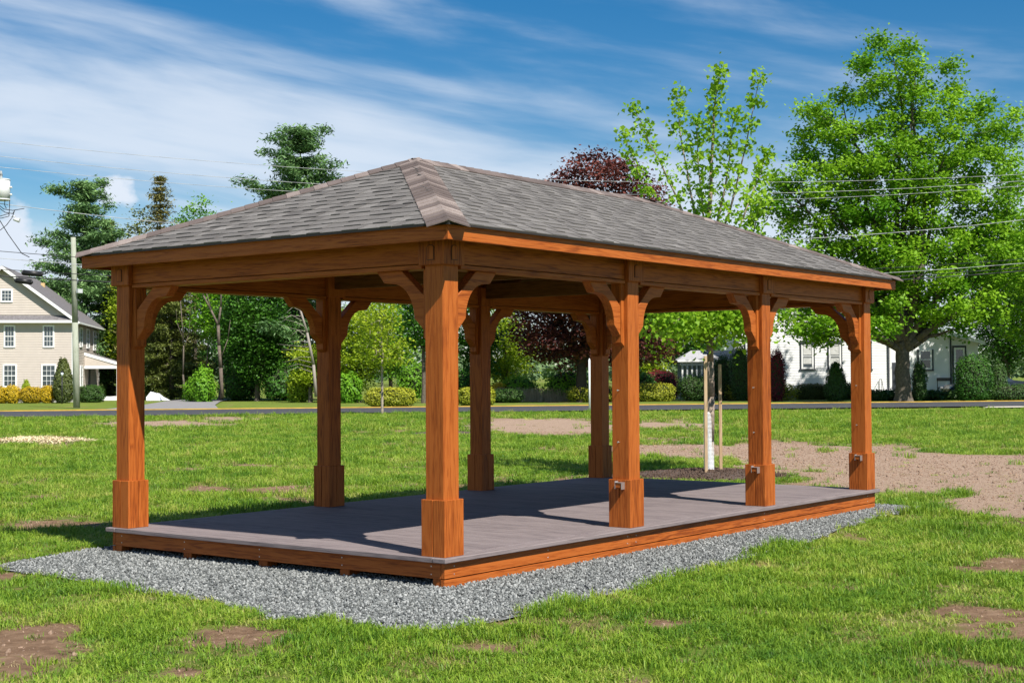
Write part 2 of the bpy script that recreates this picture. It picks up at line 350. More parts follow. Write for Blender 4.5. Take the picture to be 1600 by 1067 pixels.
    bp = N.new('ShaderNodeBump'); bp.inputs['Strength'].default_value = .9; bp.inputs['Distance'].default_value = .03; Lk(noise(28, 8, .75), bp.inputs['Height']); Lk(bp.outputs[0], b.inputs['Normal'])
    link('ground', me, m, kind='structure')
build_ground()

def strip(name, pts_a, pts_b, z, mat, kind='structure', **k):
    """flat sheet between two polylines of ground points"""
    n = len(pts_a); V = [(p[0], p[1], z) for p in pts_a] + [(p[0], p[1], z) for p in pts_b]
    me = pyd(name, V, [(i, i+1, n+i+1, n+i) for i in range(n-1)])
    bm = bmesh.new(); bm.from_mesh(me); bmesh.ops.recalc_face_normals(bm, faces=bm.faces[:])
    if bm.faces[0].normal.z < 0: bmesh.ops.reverse_faces(bm, faces=bm.faces[:])
    bm.to_mesh(me); bm.free(); return link(name, me, mat, kind=kind, **k)
ASPH = plain('asphalt', (.052, .052, .058), .9, noise=.25, scale=3, bump=.3)
ASPH2 = plain('driveway_asphalt', (.23, .22, .22), .9, noise=.12, scale=1.5, bump=.2)
CONC = plain('concrete_walk', (.52, .46, .40), .9, noise=.12, scale=2)
YEL = plain('yellow_paint', (.55, .34, .05), .7, noise=.2, scale=2)
# the road runs a little away to the right
nA, nB = onz(0, 653)[:2], onz(1600, 635.5)[:2]; fA, fB = onz(0, 645)[:2], onz(1600, 627.6)[:2]
rd = (nB-nA)/np.linalg.norm(nB-nA)
def road_line(p, off=0.):
    nn = np.array([-rd[1], rd[0]]); nn = nn if nn@FH > 0 else -nn
    return [p + nn*off + rd*t for t in np.linspace(-420, 420, 29)]
mid_f = (fA+fB)/2; mid_n = (nA+nB)/2
RW = abs((mid_f-mid_n)@np.array([-rd[1], rd[0]]))
strip('road', road_line(mid_n), road_line(mid_n, RW), .055, ASPH)
def kerb():
    a, c = road_line(mid_n, RW+.003), road_line(mid_n, RW+.15); n = len(a)
    V = [(p[0], p[1], z) for z in (-.1, .105) for p in a] + [(p[0], p[1], z) for z in (-.1, .105) for p in c]
    F_ = [(i, i+1, n+i+1, n+i) for i in range(n-1)] + [(n+i, n+i+1, 3*n+i+1, 3*n+i) for i in range(n-1)] + [(2*n+i+1, 2*n+i, 3*n+i, 3*n+i+1) for i in range(n-1)]
    link('kerb', pyd('kerb', V, F_), YEL, kind='structure')
kerb()
drv = [onz(x, y)[:2] for x, y in ((150, 642.3), (226, 633), (262, 627.0), (290, 624.5))]; drv2 = [onz(x, y)[:2] for x, y in ((342, 640.2), (336, 633.5), (345, 627.4), (362, 624.5))]
strip('driveway', drv, drv2, .045, ASPH2)
strip('sidewalk', [onz(x, y)[:2] for x, y in ((1535, 638.2), (1600, 637.6), (1800, 636))], [onz(x, y)[:2] for x, y in ((1545, 636.3), (1600, 635.7), (1800, 634))], .05, CONC)
def straw():
    n = 5200; px_ = rng.normal(58, 34, n); py_ = 688.5+rng.normal(0, 1.9, n)*np.clip(1.25-np.abs(px_-58)/90, .2, 1.2)
    C = np.array([onz(a, b_) for a, b_ in zip(px_, py_)]); C[:, 2] = rng.uniform(.0, .05, n)
    a = rng.uniform(0, 6.28, n); d = np.stack([np.cos(a), np.sin(a), rng.normal(0, .2, n)], -1)*.11; w = np.stack([-np.sin(a), np.cos(a), 0*a], -1)*.012
    link('straw', fast_mesh('straw', np.stack([C-d-w, C-d+w, C+d+w, C+d-w], 1).reshape(-1, 3), 4, rng.random(n)), plain('dry_straw', (.66, .55, .34), .9, noise=.3, scale=5), kind='stuff')
straw()

# gravel
GRVM = plain('gravel_base', (.20, .205, .205), .95, noise=.5, scale=60, bump=1.)
bm = bmesh.new(); bm.faces.new([bm.verts.new((p[0], p[1], -.008)) for p in GRAV]); bmesh.ops.recalc_face_normals(bm, faces=bm.faces[:])
if bm.faces[:][0].normal.z < 0: bmesh.ops.reverse_faces(bm, faces=bm.faces[:])
bmesh.ops.triangulate(bm, faces=bm.faces[:]); me = bpy.data.meshes.new('gravel_bed'); bm.to_mesh(me); bm.free(); link('gravel_bed', me, GRVM, kind='structure')

def instancer(name, pts, rot, scl, idx, protos, mat=None, label=None, cat=None):
    me = bpy.data.meshes.new(name); me.vertices.add(len(pts)); me.vertices.foreach_set('co', np.asarray(pts, dtype=np.float32).ravel())
    a = me.attributes.new('rot', 'FLOAT_VECTOR', 'POINT'); a.data.foreach_set('vector', np.asarray(rot, dtype=np.float32).ravel())
    a = me.attributes.new('scl', 'FLOAT_VECTOR', 'POINT'); a.data.foreach_set('vector', np.asarray(scl, dtype=np.float32).ravel())
    a = me.attributes.new('idx', 'INT', 'POINT'); a.data.foreach_set('value', np.asarray(idx, dtype=np.int32))
    o = link(name, me, None, kind='stuff', label=label, cat=cat)
    ng = bpy.data.node_groups.new(name, 'GeometryNodeTree')
    ng.interface.new_socket('Geometry', in_out='INPUT', socket_type='NodeSocketGeometry'); ng.interface.new_socket('Geometry', in_out='OUTPUT', socket_type='NodeSocketGeometry')
    N = ng.nodes; Lk = ng.links.new; gi = N.new('NodeGroupInput'); go = N.new('NodeGroupOutput')
    g2i = N.new('GeometryNodeJoinGeometry')
    for p in reversed(protos):
        oi = N.new('GeometryNodeObjectInfo'); oi.inputs['Object'].default_value = p; oi.inputs['As Instance'].default_value = True; Lk(oi.outputs['Geometry'], g2i.inputs[0])
    iop = N.new('GeometryNodeInstanceOnPoints'); Lk(gi.outputs[0], iop.inputs['Points']); Lk(g2i.outputs[0], iop.inputs['Instance']); iop.inputs['Pick Instance'].default_value = True
    def attr(nm, dt):
        n = N.new('GeometryNodeInputNamedAttribute'); n.data_type = dt; n.inputs['Name'].default_value = nm; return n.outputs['Attribute']
    Lk(attr('idx', 'INT'), iop.inputs['Instance Index']); Lk(attr('rot', 'FLOAT_VECTOR'), iop.inputs['Rotation']); Lk(attr('scl', 'FLOAT_VECTOR'), iop.inputs['Scale'])
    Lk(iop.outputs[0], go.inputs[0])
    md = o.modifiers.new('scatter', 'NODES'); md.node_group = ng
    return o

# stones
GM, nt, b = nodes('gravel_stone'); N = nt.nodes; oi = N.new('ShaderNodeObjectInfo'); r = N.new('ShaderNodeValToRGB'); nt.links.new(oi.outputs['Random'], r.inputs[0])
r.color_ramp.elements[0].color = (.07, .075, .073, 1); r.color_ramp.elements[1].color = (.36, .368, .355, 1); e = r.color_ramp.elements.new(.55); e.color = (.18, .19, .184, 1)
nt.links.new(r.outputs[0], b.inputs['Base Color']); b.inputs['Roughness'].default_value = .85
def stone(i):
    bm = bmesh.new(); bmesh.ops.create_icosphere(bm, subdivisions=1, radius=1.)
    rs = np.random.default_rng(i+50)
    for v in bm.verts: v.co = Vector(np.array(v.co)*rs.uniform(.6, 1.15)*np.array([1., .75, .6]))
    me = bpy.data.meshes.new('stone'); bm.to_mesh(me); bm.free(); me.materials.append(GM); return bpy.data.objects.new('stone', me)
def scatter_gravel():
    lo, hi = GRAV.min(0), GRAV.max(0); n = 150000
    x = rng.uniform(lo[0]-.2, hi[0], n); y = rng.uniform(lo[1]-.2, hi[1], n)
    j = (fbm(x, y, .35, 31)-.5)*.35
    k = inpoly(x+j, y+j, GRAV) & ~((x > .15) & (y > .35) & (x < 8.4) & (y < 3.95)); x, y = x[k], y[k]; n = len(x)
    rad = rng.uniform(.009, .0185, n)
    z = rng.uniform(-.006, .012, n)
    instancer('gravel_stones', np.stack([x, y, z], -1), rng.uniform(0, 6.28, (n, 3)), np.repeat(rad[:, None], 3, 1), rng.integers(0, 5, n), [stone(i) for i in range(5)])
scatter_gravel()

# grass
def grassmat(dry=False):
    m, nt, b = nodes('dry_grass_blade' if dry else 'grass_blade'); N = nt.nodes; Lk = nt.links.new
    oi = N.new('ShaderNodeObjectInfo'); g = N.new('ShaderNodeNewGeometry')
    n = N.new('ShaderNodeTexNoise'); n.inputs['Scale'].default_value = .55; n.inputs['Detail'].default_value = 5; Lk(g.outputs['Position'], n.inputs['Vector'])
    a = N.new('ShaderNodeMath'); a.operation = 'MULTIPLY_ADD'; Lk(oi.outputs['Random'], a.inputs[0]); a.inputs[1].default_value = .42; Lk(n.outputs['Fac'], a.inputs[2])
    r = N.new('ShaderNodeValToRGB'); Lk(a.outputs[0], r.inputs[0])
    e = r.color_ramp.elements; e[0].position = .38; e[0].color = (.07, .18, .014, 1); e[1].position = 1.0; e[1].color = (.42, .43, .10, 1)
    q = e.new(.62); q.color = (.165, .295, .022, 1); q = e.new(.84); q.color = (.275, .40, .036, 1)
    if dry:
        for k_, c_ in zip(e, ((.20, .15, .06, 1), (.30, .25, .09, 1), (.40, .32, .15, 1), (.50, .42, .22, 1))): k_.color = c_
    Lk(r.outputs[0], b.inputs['Base Color']); b.inputs['Roughness'].default_value = .5; b.inputs['Specular IOR Level'].default_value = .3
    tr = N.new('ShaderNodeBsdfTranslucent'); Lk(r.outputs[0], tr.inputs['Color']); mx = N.new('ShaderNodeMixShader'); mx.inputs[0].default_value = .35
    Lk(b.outputs[0], mx.inputs[1]); Lk(tr.outputs[0], mx.inputs[2]); Lk(mx.outputs[0], N['Material Output'].inputs['Surface']); return m
GRASS = grassmat(); DRYG = grassmat(True)
def tuft(i, nb, rad, h, w, mat=None):
    rs = np.random.default_rng(100+i); V = []; Fc = []
    for k in range(nb):
        an = rs.uniform(0, 6.28); rr = rad*math.sqrt(rs.random()); p = np.array([rr*cos(an), rr*sin(an), -.005]); hh = h*rs.uniform(.45, 1.2)
        la = rs.uniform(0, 6.28); ln = hh*rs.uniform(.25, .95); dr = np.array([cos(la), sin(la), 0]); sd = np.array([-dr[1], dr[0], 0])*w*rs.uniform(.7, 1.3)*.5
        i0 = len(V); m1 = p+dr*ln*.3+np.array([0, 0, hh*.6]); m2 = p+dr*ln+np.array([0, 0, hh*(.98-.25*ln/hh)])
        V += [p-sd, p+sd, m1-sd*.85, m1+sd*.85, m2]; Fc += [(i0, i0+1, i0+3, i0+2), (i0+2, i0+3, i0+4)]
    me = pyd('tuft', V, Fc); me.materials.append(mat or GRASS); return bpy.data.objects.new('grass_tuft', me)
DECKR = (-.2, 8.52, -.2, 4.25)
def scatter_grass():
    P = []; S = []
    for d0, d1, dens, sc, wide in ((5.5, 11, 420, 1., 1.1), (11, 17, 250, 1.12, 1.1), (17, 28, 120, 1.35, 1.15), (28, 45, 50, 1.75, 1.2), (45, 68, 22, 2.3, 1.25)):
        hw = .355*1.12
        A = (d1*d1-d0*d0)*hw + 2*2.5*(d1-d0); n = int(A*dens)
        d = np.sqrt(rng.uniform(d0*d0, d1*d1, int(n*1.0))); l = rng.uniform(-1, 1, len(d))*(d*hw+2.5); x, y = cam2w(d, l)
        w = worn(x, y); gv = inpoly(x+(fbm(x, y, .35, 31)-.5)*.3, y+(fbm(x, y, .3, 37)-.5)*.3, GRAV)
        gap = fbm(x, y, .5, 41)
        keep = (rng.random(len(d)) > np.clip(w*1.35-.05, 0, .97)) & ~gv & ~((x > DECKR[0]) & (x < DECKR[1]) & (y > DECKR[2]) & (y < DECKR[3]))
        keep &= rng.random(len(d)) > np.clip((.52-gap)*2.2, 0, .62)*np.clip((34-d)/16, 0, 1)
        keep &= np.hypot(x-MUL[0], (y-MUL[1])) > 1.15+.25*fbm(x, y, .4, 8)
        keep &= np.hypot(x-MUL2[0], (y-MUL2[1])) > 1.1
        rdist = (np.stack([x, y], -1)-mid_n)@(np.array([-rd[1], rd[0]])*(1 if np.array([-rd[1], rd[0]])@FH > 0 else -1)); keep &= rdist < -.3
        x, y, w, gap = x[keep], y[keep], w[keep], gap[keep]
        z = (fbm(x, y, 2.2, 21)-.5)*.05*np.clip((70-d[keep])/40, 0, 1) - .02
        P.append(np.stack([x, y, z], -1)); hgt = sc*(.55+.9*gap)*(1-.45*w)*rng.uniform(.75, 1.25, len(x)); S.append(np.stack([sc*np.ones_like(hgt)*wide, sc*np.ones_like(hgt)*wide, hgt], -1))
    P = np.concatenate(P); S = np.concatenate(S); n = len(P)
    rot = np.zeros((n, 3)); rot[:, 2] = rng.uniform(0, 6.28, n); rot[:, :2] = rng.normal(0, .12, (n, 2))
    dryp = np.clip((fbm(P[:, 0], P[:, 1], .9, 71)-.42)*1.5, .03, .5)+.55*worn(P[:, 0], P[:, 1]); lush = fbm(P[:, 0], P[:, 1], .55, 77)
    S[:, 2] *= .75+np.clip((lush-.5)*3., 0, .8); dry = rng.random(n) < dryp; S[dry, 2] *= .55; idx = np.where(dry, 7+rng.integers(0, 2, n), rng.integers(0, 7, n))
    instancer('lawn_grass', P, rot, S, idx, [tuft(i, 22, .065, .075, .0055) for i in range(7)] + [tuft(i+20, 16, .07, .06, .004, DRYG) for i in range(2)])
MUL = onz(1108, 743)[:2]; MUL2 = onz(700, 678)[:2]
scatter_grass()
def clods():
    SM_ = plain('soil_clod', (.25, .17, .12), .95, noise=.5, scale=1.2); pr = []
    for i in range(3):
        o = stone(20+i); o.data.materials.clear(); o.data.materials.append(SM_); pr.append(o)
    d = np.sqrt(rng.uniform(36, 45*45, 260000)); l = rng.uniform(-1, 1, len(d))*(d*.4+2); x, y = cam2w(d, l); w = worn(x, y)
    k = (rng.random(len(d)) < np.clip(w-.45, 0, 1)*.9) & ~inpoly(x, y, GRAV) & ~((x > DECKR[0]) & (x < DECKR[1]) & (y > DECKR[2]) & (y < DECKR[3])); x, y, d = x[k], y[k], d[k]; n = len(x)
    r_ = rng.gamma(2., .0045, n)+.004; r_ *= np.clip(d/20, .8, 1.3); z = (fbm(x, y, 2.2, 21)-.5)*.05*np.clip((70-d)/40, 0, 1)-.02
    instancer('soil_clods', np.stack([x, y, z], -1), rng.uniform(0, 6.28, (n, 3)), np.repeat(r_[:, None], 3, 1), rng.integers(0, 3, n), pr)
clods()
def mulch(name, c, r, zc, label):
    n = 40; V = [(c[0], c[1], zc)]
    for ring, (rr, zz) in enumerate(((.5, zc*.8), (.85, zc*.35), (1., -.03))):
        for k in range(n):
            a = 2*pi*k/n; q = r*rr*(1+.12*sin(3*a+r)+.06*sin(7*a)); V.append((c[0]+q*cos(a), c[1]+q*sin(a), zz+rng.uniform(-.01, .01)))
    Fc = [(0, 1+k, 1+(k+1) % n) for k in range(n)]
    for g in range(2): Fc += [(1+g*n+k, 1+(g+1)*n+k, 1+(g+1)*n+(k+1) % n, 1+g*n+(k+1) % n) for k in range(n)]
    me = pyd(name, V, Fc); me.polygons.foreach_set('use_smooth', [True]*len(Fc))
    return link(name, me, plain(name+'_bark', (.085, .058, .045), .95, noise=.6, scale=35, bump=1.), kind='structure')
mulch('mulch_bed', MUL, 1.3, .10, ''); mulch('mulch_ring', MUL2, 1.15, .08, '')
CHIP = plain('mulch_chip_bark', (.10, .065, .048), .95, noise=.5, scale=20)
def chips():
    pr = []
    for i in range(3):
        me = boxmesh('chip', -.028, .028, -.009, .009, -.005, .005); me.materials.append(CHIP); pr.append(bpy.data.objects.new('chip', me))
    n = 2600; a = rng.uniform(0, 6.28, n); r_ = 1.35*np.sqrt(rng.random(n)); x = MUL[0]+r_*np.cos(a); y = MUL[1]+r_*np.sin(a); z = .105*(1-(r_/1.35)**1.6)-.002
    instancer('mulch_chips', np.stack([x, y, z], -1), rng.uniform(-.7, 6, (n, 3))*np.array([.25, .25, 1]), rng.uniform(.6, 1.5, (n, 3)), rng.integers(0, 3, n), pr)
chips()

# ------------------------------------------------------------ the pavilion
PL, PW = 8.3148, 4.0099; DZ = .24; QD = .171; PH = .0975; PP = .1233
OU, OV = .326, .344; H1, H2, HR = 2.924, 2.783, 3.914; BB = 2.585
METAL = plain('galvanised_metal', (.62, .62, .62), .35, metal=.8)
def build_pavilion():
    T = thing('pavilion', 'open timber pavilion with hipped shingle roof on a low composite deck', 'pavilion', (PL/2, PW/2, 0))
    T.location = (0, 0, 0)
    # deck
    fr = bmesh.new()
    deck = box('deck_frame', 0.02, PL-.02, -.02+.06, PW-.04, .06, .2, ROUGHX, T)
    x0, x1 = -QD, PL+QD; nb = 62; bw = (x1-x0)/nb
    BW = .14
    for y in (-QD, PW+QD-BW):
        for xa, xb in ((x0, 4.1), (4.103, x1)): box('border_board', xa, xb, y, y+BW, .2, DZ, DECKX, deck, .006)
    bmsh = boxmesh('deck_board', -bw/2+.003, bw/2-.003, -QD+BW+.003, PW+QD-BW-.003, .2, DZ, .004); bmsh.materials.append(DECK)
    for i in range(nb):
        o = link('deck_board', bmsh, None, deck); o.location = (x0+bw*(i+.5), 0, 0)
    # rims
    k = QD-.05
    seam = 2.66
    for y, s in ((-k, 1), (PW+k, -1)):
        ya, yb = sorted((y, y+s*.04))
        box('rim_board', -k+.001, seam-.002, ya, yb, .069, .199, WX, T, .003); box('rim_board', seam+.002, PL+k, ya, yb, .069, .199, WX, T, .003)
        box('lower_rim_board', -k+.001, 5.6, ya+.002, yb+.002, -.05, .061, WX, T, .003); box('lower_rim_board', 5.604, PL+k, ya+.002, yb+.002, -.05, .061, WX, T, .003)
    for x, s in ((-k, 1), (PL+k, -1)):
        xa, xb = sorted((x, x+s*.04))
        box('rim_board', xa, xb, -k+.042, PW+k-.042, .066, .198, WY, T, .003)
        for v in (1.03, 2.04, 3.07): box('support_block', min(x+s*.045, x+s*.17), max(x+s*.045, x+s*.17), v-.055, v+.055, -.06, .12, WZ, T)
        for v in (-k+.041, PW+k-.13): box('support_block', min(x+s*.008, x+s*.1), max(x+s*.008, x+s*.1), v+.001, v+.088, -.06, .065, WZ, T)
    for (x, y) in ((-k-.002, .02), (-k-.002, 1.02), (-k-.002, 2.04), (-k-.002, 3.06), (-k-.002, PW-.02)):
        for z in (.1, .165):
            me = tubes_mesh('screw', [((x, y, z), (x+.01, y, z), .0055, .0055)], 8); link('screw', me, METAL, T)
    for x in (.0, 1.3, 2.6, 2.75, 5.4, 8.2):
        for z in (.1, .165): link('screw', tubes_mesh('screw', [((x, -k-.002, z), (x, -k+.01, z), .0055, .0055)], 8), METAL, T)
    # posts
    pm = boxmesh('post', -PH, PH, -PH, PH, DZ, 2.62, .006); pm.materials.append(WZ)
    pb = []
    g = .003
    for a in range(2):          # two boards on each plinth face
        pb.append((boxmesh('plinth_board', -PP, -PH-.001, -PP if a == 0 else g, -g if a == 0 else PP, DZ, .701, .003)))
        pb.append((boxmesh('plinth_board', PH+.001, PP, -PP if a == 0 else g, -g if a == 0 else PP, DZ, .701, .003)))
        pb.append((boxmesh('plinth_board', -PH-.0005 if a == 0 else g, -g if a == 0 else PH+.0005, -PP, -PH-.001, DZ, .7008, .003)))
        pb.append((boxmesh('plinth_board', -PH-.0005 if a == 0 else g, -g if a == 0 else PH+.0005, PH+.001, PP, DZ, .7008, .003)))
    for m in pb: m.materials.append(WZ)
    CH = .136
    cm = boxmesh('cap_block', -CH, CH, -CH, CH, 2.61, 2.84, .005); cm.materials.append(WZ)
    def arch(w, h):
        pts = [(-w, 0), (w, 0)] + [(w*cos(t), h-w*.55+w*.55*sin(t)) for t in np.linspace(0, pi, 9)]
        return pts
    def arch_panel(rot):
        # thin raised panel on a slightly larger arch, coloured dark for the routed groove
        V = []; F_ = []; 
        for (w, h, d, zo) in ((.040, .125, .004, 2.648), (.032, .113, .0075, 2.654)):
            A = arch(w, h); n = len(A); i0 = len(V)
            for dd in (0., d): V += [Vector((-CH-dd, s, zo+z)) for s, z in A]
            F_ += [tuple(range(i0+n, i0+2*n))] + [(i0+i, i0+(i+1) % n, i0+n+(i+1) % n, i0+n+i) for i in range(n)]
        R = Matrix.Rotation(rot, 3, 'Z'); me = pyd('cap_panel', [R@v for v in V], F_)
        bm = bmesh.new(); bm.from_mesh(me); bmesh.ops.recalc_face_normals(bm, faces=bm.faces[:]); bm.to_mesh(me); bm.free()
        me.materials.append(plain('groove_dark', (.07, .022, .006), .6)); me.materials.append(WZ)
        n = 11
        for i, p in enumerate(me.polygons): p.material_index = 0 if i < n+1 else 1
        return me
    ap = [arch_panel(r_) for r_ in (0, pi/2, pi, -pi/2)]
    posts = {}
    for i in range(4):
        for j in range(2):
            o = link('post', pm, None, T); o.location = (PL*i/3, PW*j, 0)
            for m in pb: link('plinth_board', m, None, o)
            c = link('cap_block', cm, None, o)
            faces = set()
            if j == 0: faces.add(1)
            else: faces.add(3)
            if i == 0: faces.add(0)
            if i == 3: faces.add(2)
            for q in faces: link('cap_panel', ap[q], None, o)
            posts[i, j] = o
    # rail brackets and screws on the camera-facing sides of three posts
    for i in (1, 2, 3):
        o = posts[i, 0]; X = -PP
        box('rail_block', X-.052, X-.001, -.055, .012, .625, .672, WX, o, .002)
        V = []
        me = boxmesh('rail_bracket', X-.056, X-.0015, .0135, .0175, .615, .69)
        link('rail_bracket', me, METAL, o)
        link('rail_bracket', boxmesh('rail_bracket', X-.058, X-.0015, -.06, .0175, .6735, .6775), METAL, o)
        link('rail_bracket', boxmesh('rail_bracket', X-.058, X-.0015, -.062, -.0575, .61, .6785), METAL, o)
        for z in (1.06, 1.56):
            link('rail_screw', tubes_mesh('rail_screw', [((-PH-.03, .01, z), (-PH+.01, .01, z), .003, .003), ((-PH-.034, .01, z), (-PH-.03, .01, z), .008, .008)], 8), METAL, o)
    # brackets: profile in (a, h): a from post axis, h below the beam
    prof = [(.40, 0.), (.675, 0.), (.59, .098), (.505, .106)]
    t = np.linspace(.12, 1., 9)
    for q in t[:-1]:
        th = pi/2*q; prof.append((.505-.245*sin(th), .106+.295*(1-cos(th))))
    prof += [(.258, .40), (.152, .505), (.152, .215)]
    n = len(prof)
    def bracket_mesh():
        V = []; th = .046
        for s in (-th, th): V += [(a, s, BB-.0005-h) for a, h in prof]
        Fc = [tuple(range(n)), tuple(range(2*n-1, n-1, -1))] + [(i, i+n, (i+1) % n+n, (i+1) % n) for i in range(n)]
        me = pyd('bracket', V, Fc); bm = bmesh.new(); bm.from_mesh(me); bmesh.ops.recalc_face_normals(bm, faces=bm.faces[:])
        bmesh.ops.bevel(bm, geom=[e for e in bm.edges if abs(e.verts[0].co.y-e.verts[1].co.y) < 1e-6], offset=.003, segments=1, affect='EDGES')
        bm.to_mesh(me); bm.free(); me.materials.append(WX); return me
    bmx = bracket_mesh()
    V = [(PH+.0005, s, z) for s in (-.052, .052) for z in (BB-.001, BB-.60)] + [(.15, s, z) for s in (-.052, .052) for z in (BB-.001, BB-.565)]
    plm = pyd('bracket_plate', V, [(0, 1, 3, 2), (4, 6, 7, 5), (0, 4, 5, 1), (2, 3, 7, 6), (0, 2, 6, 4), (1, 5, 7, 3)])
    bm = bmesh.new(); bm.from_mesh(plm); bmesh.ops.recalc_face_normals(bm, faces=bm.faces[:]); bm.to_mesh(plm); bm.free(); plm.materials.append(WZ)
    for i in range(4):
        for j in range(2):
            rots = []
            if i < 3: rots.append(0.)
            if i > 0: rots.append(pi)
            if i in (0, 3): rots.append(pi/2 if j == 0 else -pi/2)
            for r_ in rots:
                o = link('bracket', bmx, None, T); o.location = (PL*i/3, PW*j, 0); o.rotation_euler = (0, 0, r_)
                link('bracket_plate', plm, None, o)
    # beams with a trim board below a shadow groove
    bt = .085
    for j in range(2):
        y = PW*j
        for i in range(3):
            a, b_ = PL*i/3+CH+.001, PL*(i+1)/3-CH-.001
            bo = box('beam', a, b_, y-bt, y+bt, 2.626, 2.90, WX, T, .003)
            box('beam_trim', a, b_, y-bt-.008, y+bt+.008, BB, 2.620, WX, bo, .003)
    for i in (0, 3):
        x = PL*i/3; a, b_ = CH+.001, PW-CH-.001
        bo = box('beam', x-bt, x+bt, a, b_, 2.626, 2.90, WY, T, .003); box('beam_trim', x-bt-.008, x+bt+.008, a, b_, BB, 2.620, WY, bo, .003)
    # inner ties across at the middle posts
    for i in (1, 2):
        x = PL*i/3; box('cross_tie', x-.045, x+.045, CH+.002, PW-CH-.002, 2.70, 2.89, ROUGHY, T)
    # fascia
    e = .022
    box('fascia', -OU, PL+OU, -OV, -OV+.03, H2, H1-.012, WX, T, .003); box('fascia', -OU, PL+OU, PW+OV-.03, PW+OV, H2, H1-.012, WX, T, .003)
    box('fascia', -OU, -OU+.03, -OV+.0305, PW+OV-.0305, H2, H1-.012, WY, T, .003); box('fascia', PL+OU-.03, PL+OU, -OV+.0305, PW+OV-.0305, H2, H1-.012, WY, T, .003)
    # ---- roof planes
    eo = .03
    E0 = (-OU-eo, -OV-eo); E1 = (PL+OU+eo, PW+OV+eo); zE = H1-.012
    rx0, rx1, ry = 1.98, PL-1.98, PW/2
    A, B, C_, D_ = [np.array(p, float) for p in ((E0[0], E0[1], zE), (E1[0], E0[1], zE), (E1[0], E1[1], zE), (E0[0], E1[1], zE))]
    R1, R2 = np.array([rx0, ry, HR-.015]), np.array([rx1, ry, HR-.015])
    dn = np.array([0, 0, -.012])
    V = [A, B, C_, D_, R1, R2] + [p+dn for p in (A, B, C_, D_, R1, R2)]
    Fc = [(0, 1, 5, 4), (1, 2, 5), (2, 3, 4, 5), (3, 0, 4)]; Fc += [tuple(i+6 for i in reversed(f)) for f in Fc] + [(0, 6, 7, 1), (1, 7, 8, 2), (2, 8, 9, 3), (3, 9, 6, 0)]
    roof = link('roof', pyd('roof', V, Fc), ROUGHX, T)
    # rafters
    rz = lambda y: zE + (HR-zE)*(1-abs(y-ry)/(ry+OV+eo)) - .024
    for x in np.arange(rx0, rx1+.01, .62):
        for s in (-1, 1):
            y0 = ry+s*(ry+OV-.04); V = []
            for xx in (x-.02, x+.02):
                V += [(xx, ry+s*.01, rz(ry)-.02), (xx, ry+s*.01, rz(ry)-.15), (xx, y0, rz(y0)-.1), (xx, y0, rz(y0)-.002)]
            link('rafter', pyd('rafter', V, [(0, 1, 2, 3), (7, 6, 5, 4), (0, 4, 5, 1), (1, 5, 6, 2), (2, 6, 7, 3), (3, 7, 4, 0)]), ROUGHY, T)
    for c, r_ in ((A, R1), (D_, R1), (B, R2), (C_, R2)):
        c2 = c+(r_-c)*.03; dd = np.array([0, 0, -.028]); d3 = np.array([0, 0, -.13]); sd = unit(np.cross(r_-c, (0, 0, 1.)))*.02
        V = [c2+dd-sd, c2+dd+sd, r_+dd-sd, r_+dd+sd, c2+d3*.8-sd, c2+d3*.8+sd, r_+d3-sd, r_+d3+sd]
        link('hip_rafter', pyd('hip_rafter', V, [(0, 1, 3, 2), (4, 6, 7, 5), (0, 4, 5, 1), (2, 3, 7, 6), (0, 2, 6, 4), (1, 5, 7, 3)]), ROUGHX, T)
    # jack rafters on the hip ends
    for x_e, sgn in ((E0[0], 1), (E1[0], -1)):
        for y in np.arange(.4, PW, .62):
            run = (ry+OV-abs(y-ry))*2.33/2.37; 
            xa = x_e+sgn*.06; xb = x_e+sgn*run; za = zE-.03; zb = zE+(HR-zE)*run/(abs(rx0-E0[0]))-.03
            V = []
            for yy in (y-.02, y+.02): V += [(xa, yy, za), (xb, yy, zb), (xb, yy, zb-.12), (xa, yy, za-.1)]
            link('rafter', pyd('rafter', V, [(0, 1, 2, 3), (7, 6, 5, 4), (0, 4, 5, 1), (1, 5, 6, 2), (2, 6, 7, 3), (3, 7, 4, 0)]), ROUGHX, T)
    # ---- shingles
    SM, nt, b = nodes('asphalt_shingle'); N = nt.nodes; Lk = nt.links.new
    at_ = N.new('ShaderNodeAttribute'); at_.attribute_name = 'tint'; g_ = N.new('ShaderNodeNewGeometry')
    ns = N.new('ShaderNodeTexNoise'); ns.inputs['Scale'].default_value = 160; ns.inputs['Detail'].default_value = 4; Lk(g_.outputs['Position'], ns.inputs['Vector'])
    ns2 = N.new('ShaderNodeTexNoise'); ns2.inputs['Scale'].default_value = 5; ns2.inputs['Detail'].default_value = 5; Lk(g_.outputs['Position'], ns2.inputs['Vector'])
    a1 = N.new('ShaderNodeMath'); a1.operation = 'MULTIPLY_ADD'; Lk(ns.outputs['Fac'], a1.inputs[0]); a1.inputs[1].default_value = .75; Lk(at_.outputs['Fac'], a1.inputs[2])
    a2 = N.new('ShaderNodeMath'); a2.operation = 'MULTIPLY_ADD'; Lk(ns2.outputs['Fac'], a2.inputs[0]); a2.inputs[1].default_value = .3; Lk(a1.outputs[0], a2.inputs[2])
    r = N.new('ShaderNodeValToRGB'); Lk(a2.outputs[0], r.inputs[0]); el = r.color_ramp.elements
    el[0].position = .35; el[0].color = (.078, .071, .067, 1); el[1].position = 1.; el[1].color = (.34, .32, .30, 1); q = el.new(.7); q.color = (.172, .160, .150, 1)
    Lk(r.outputs[0], b.inputs['Base Color']); b.inputs['Roughness'].default_value = .9; b.inputs['Specular IOR Level'].default_value = .25
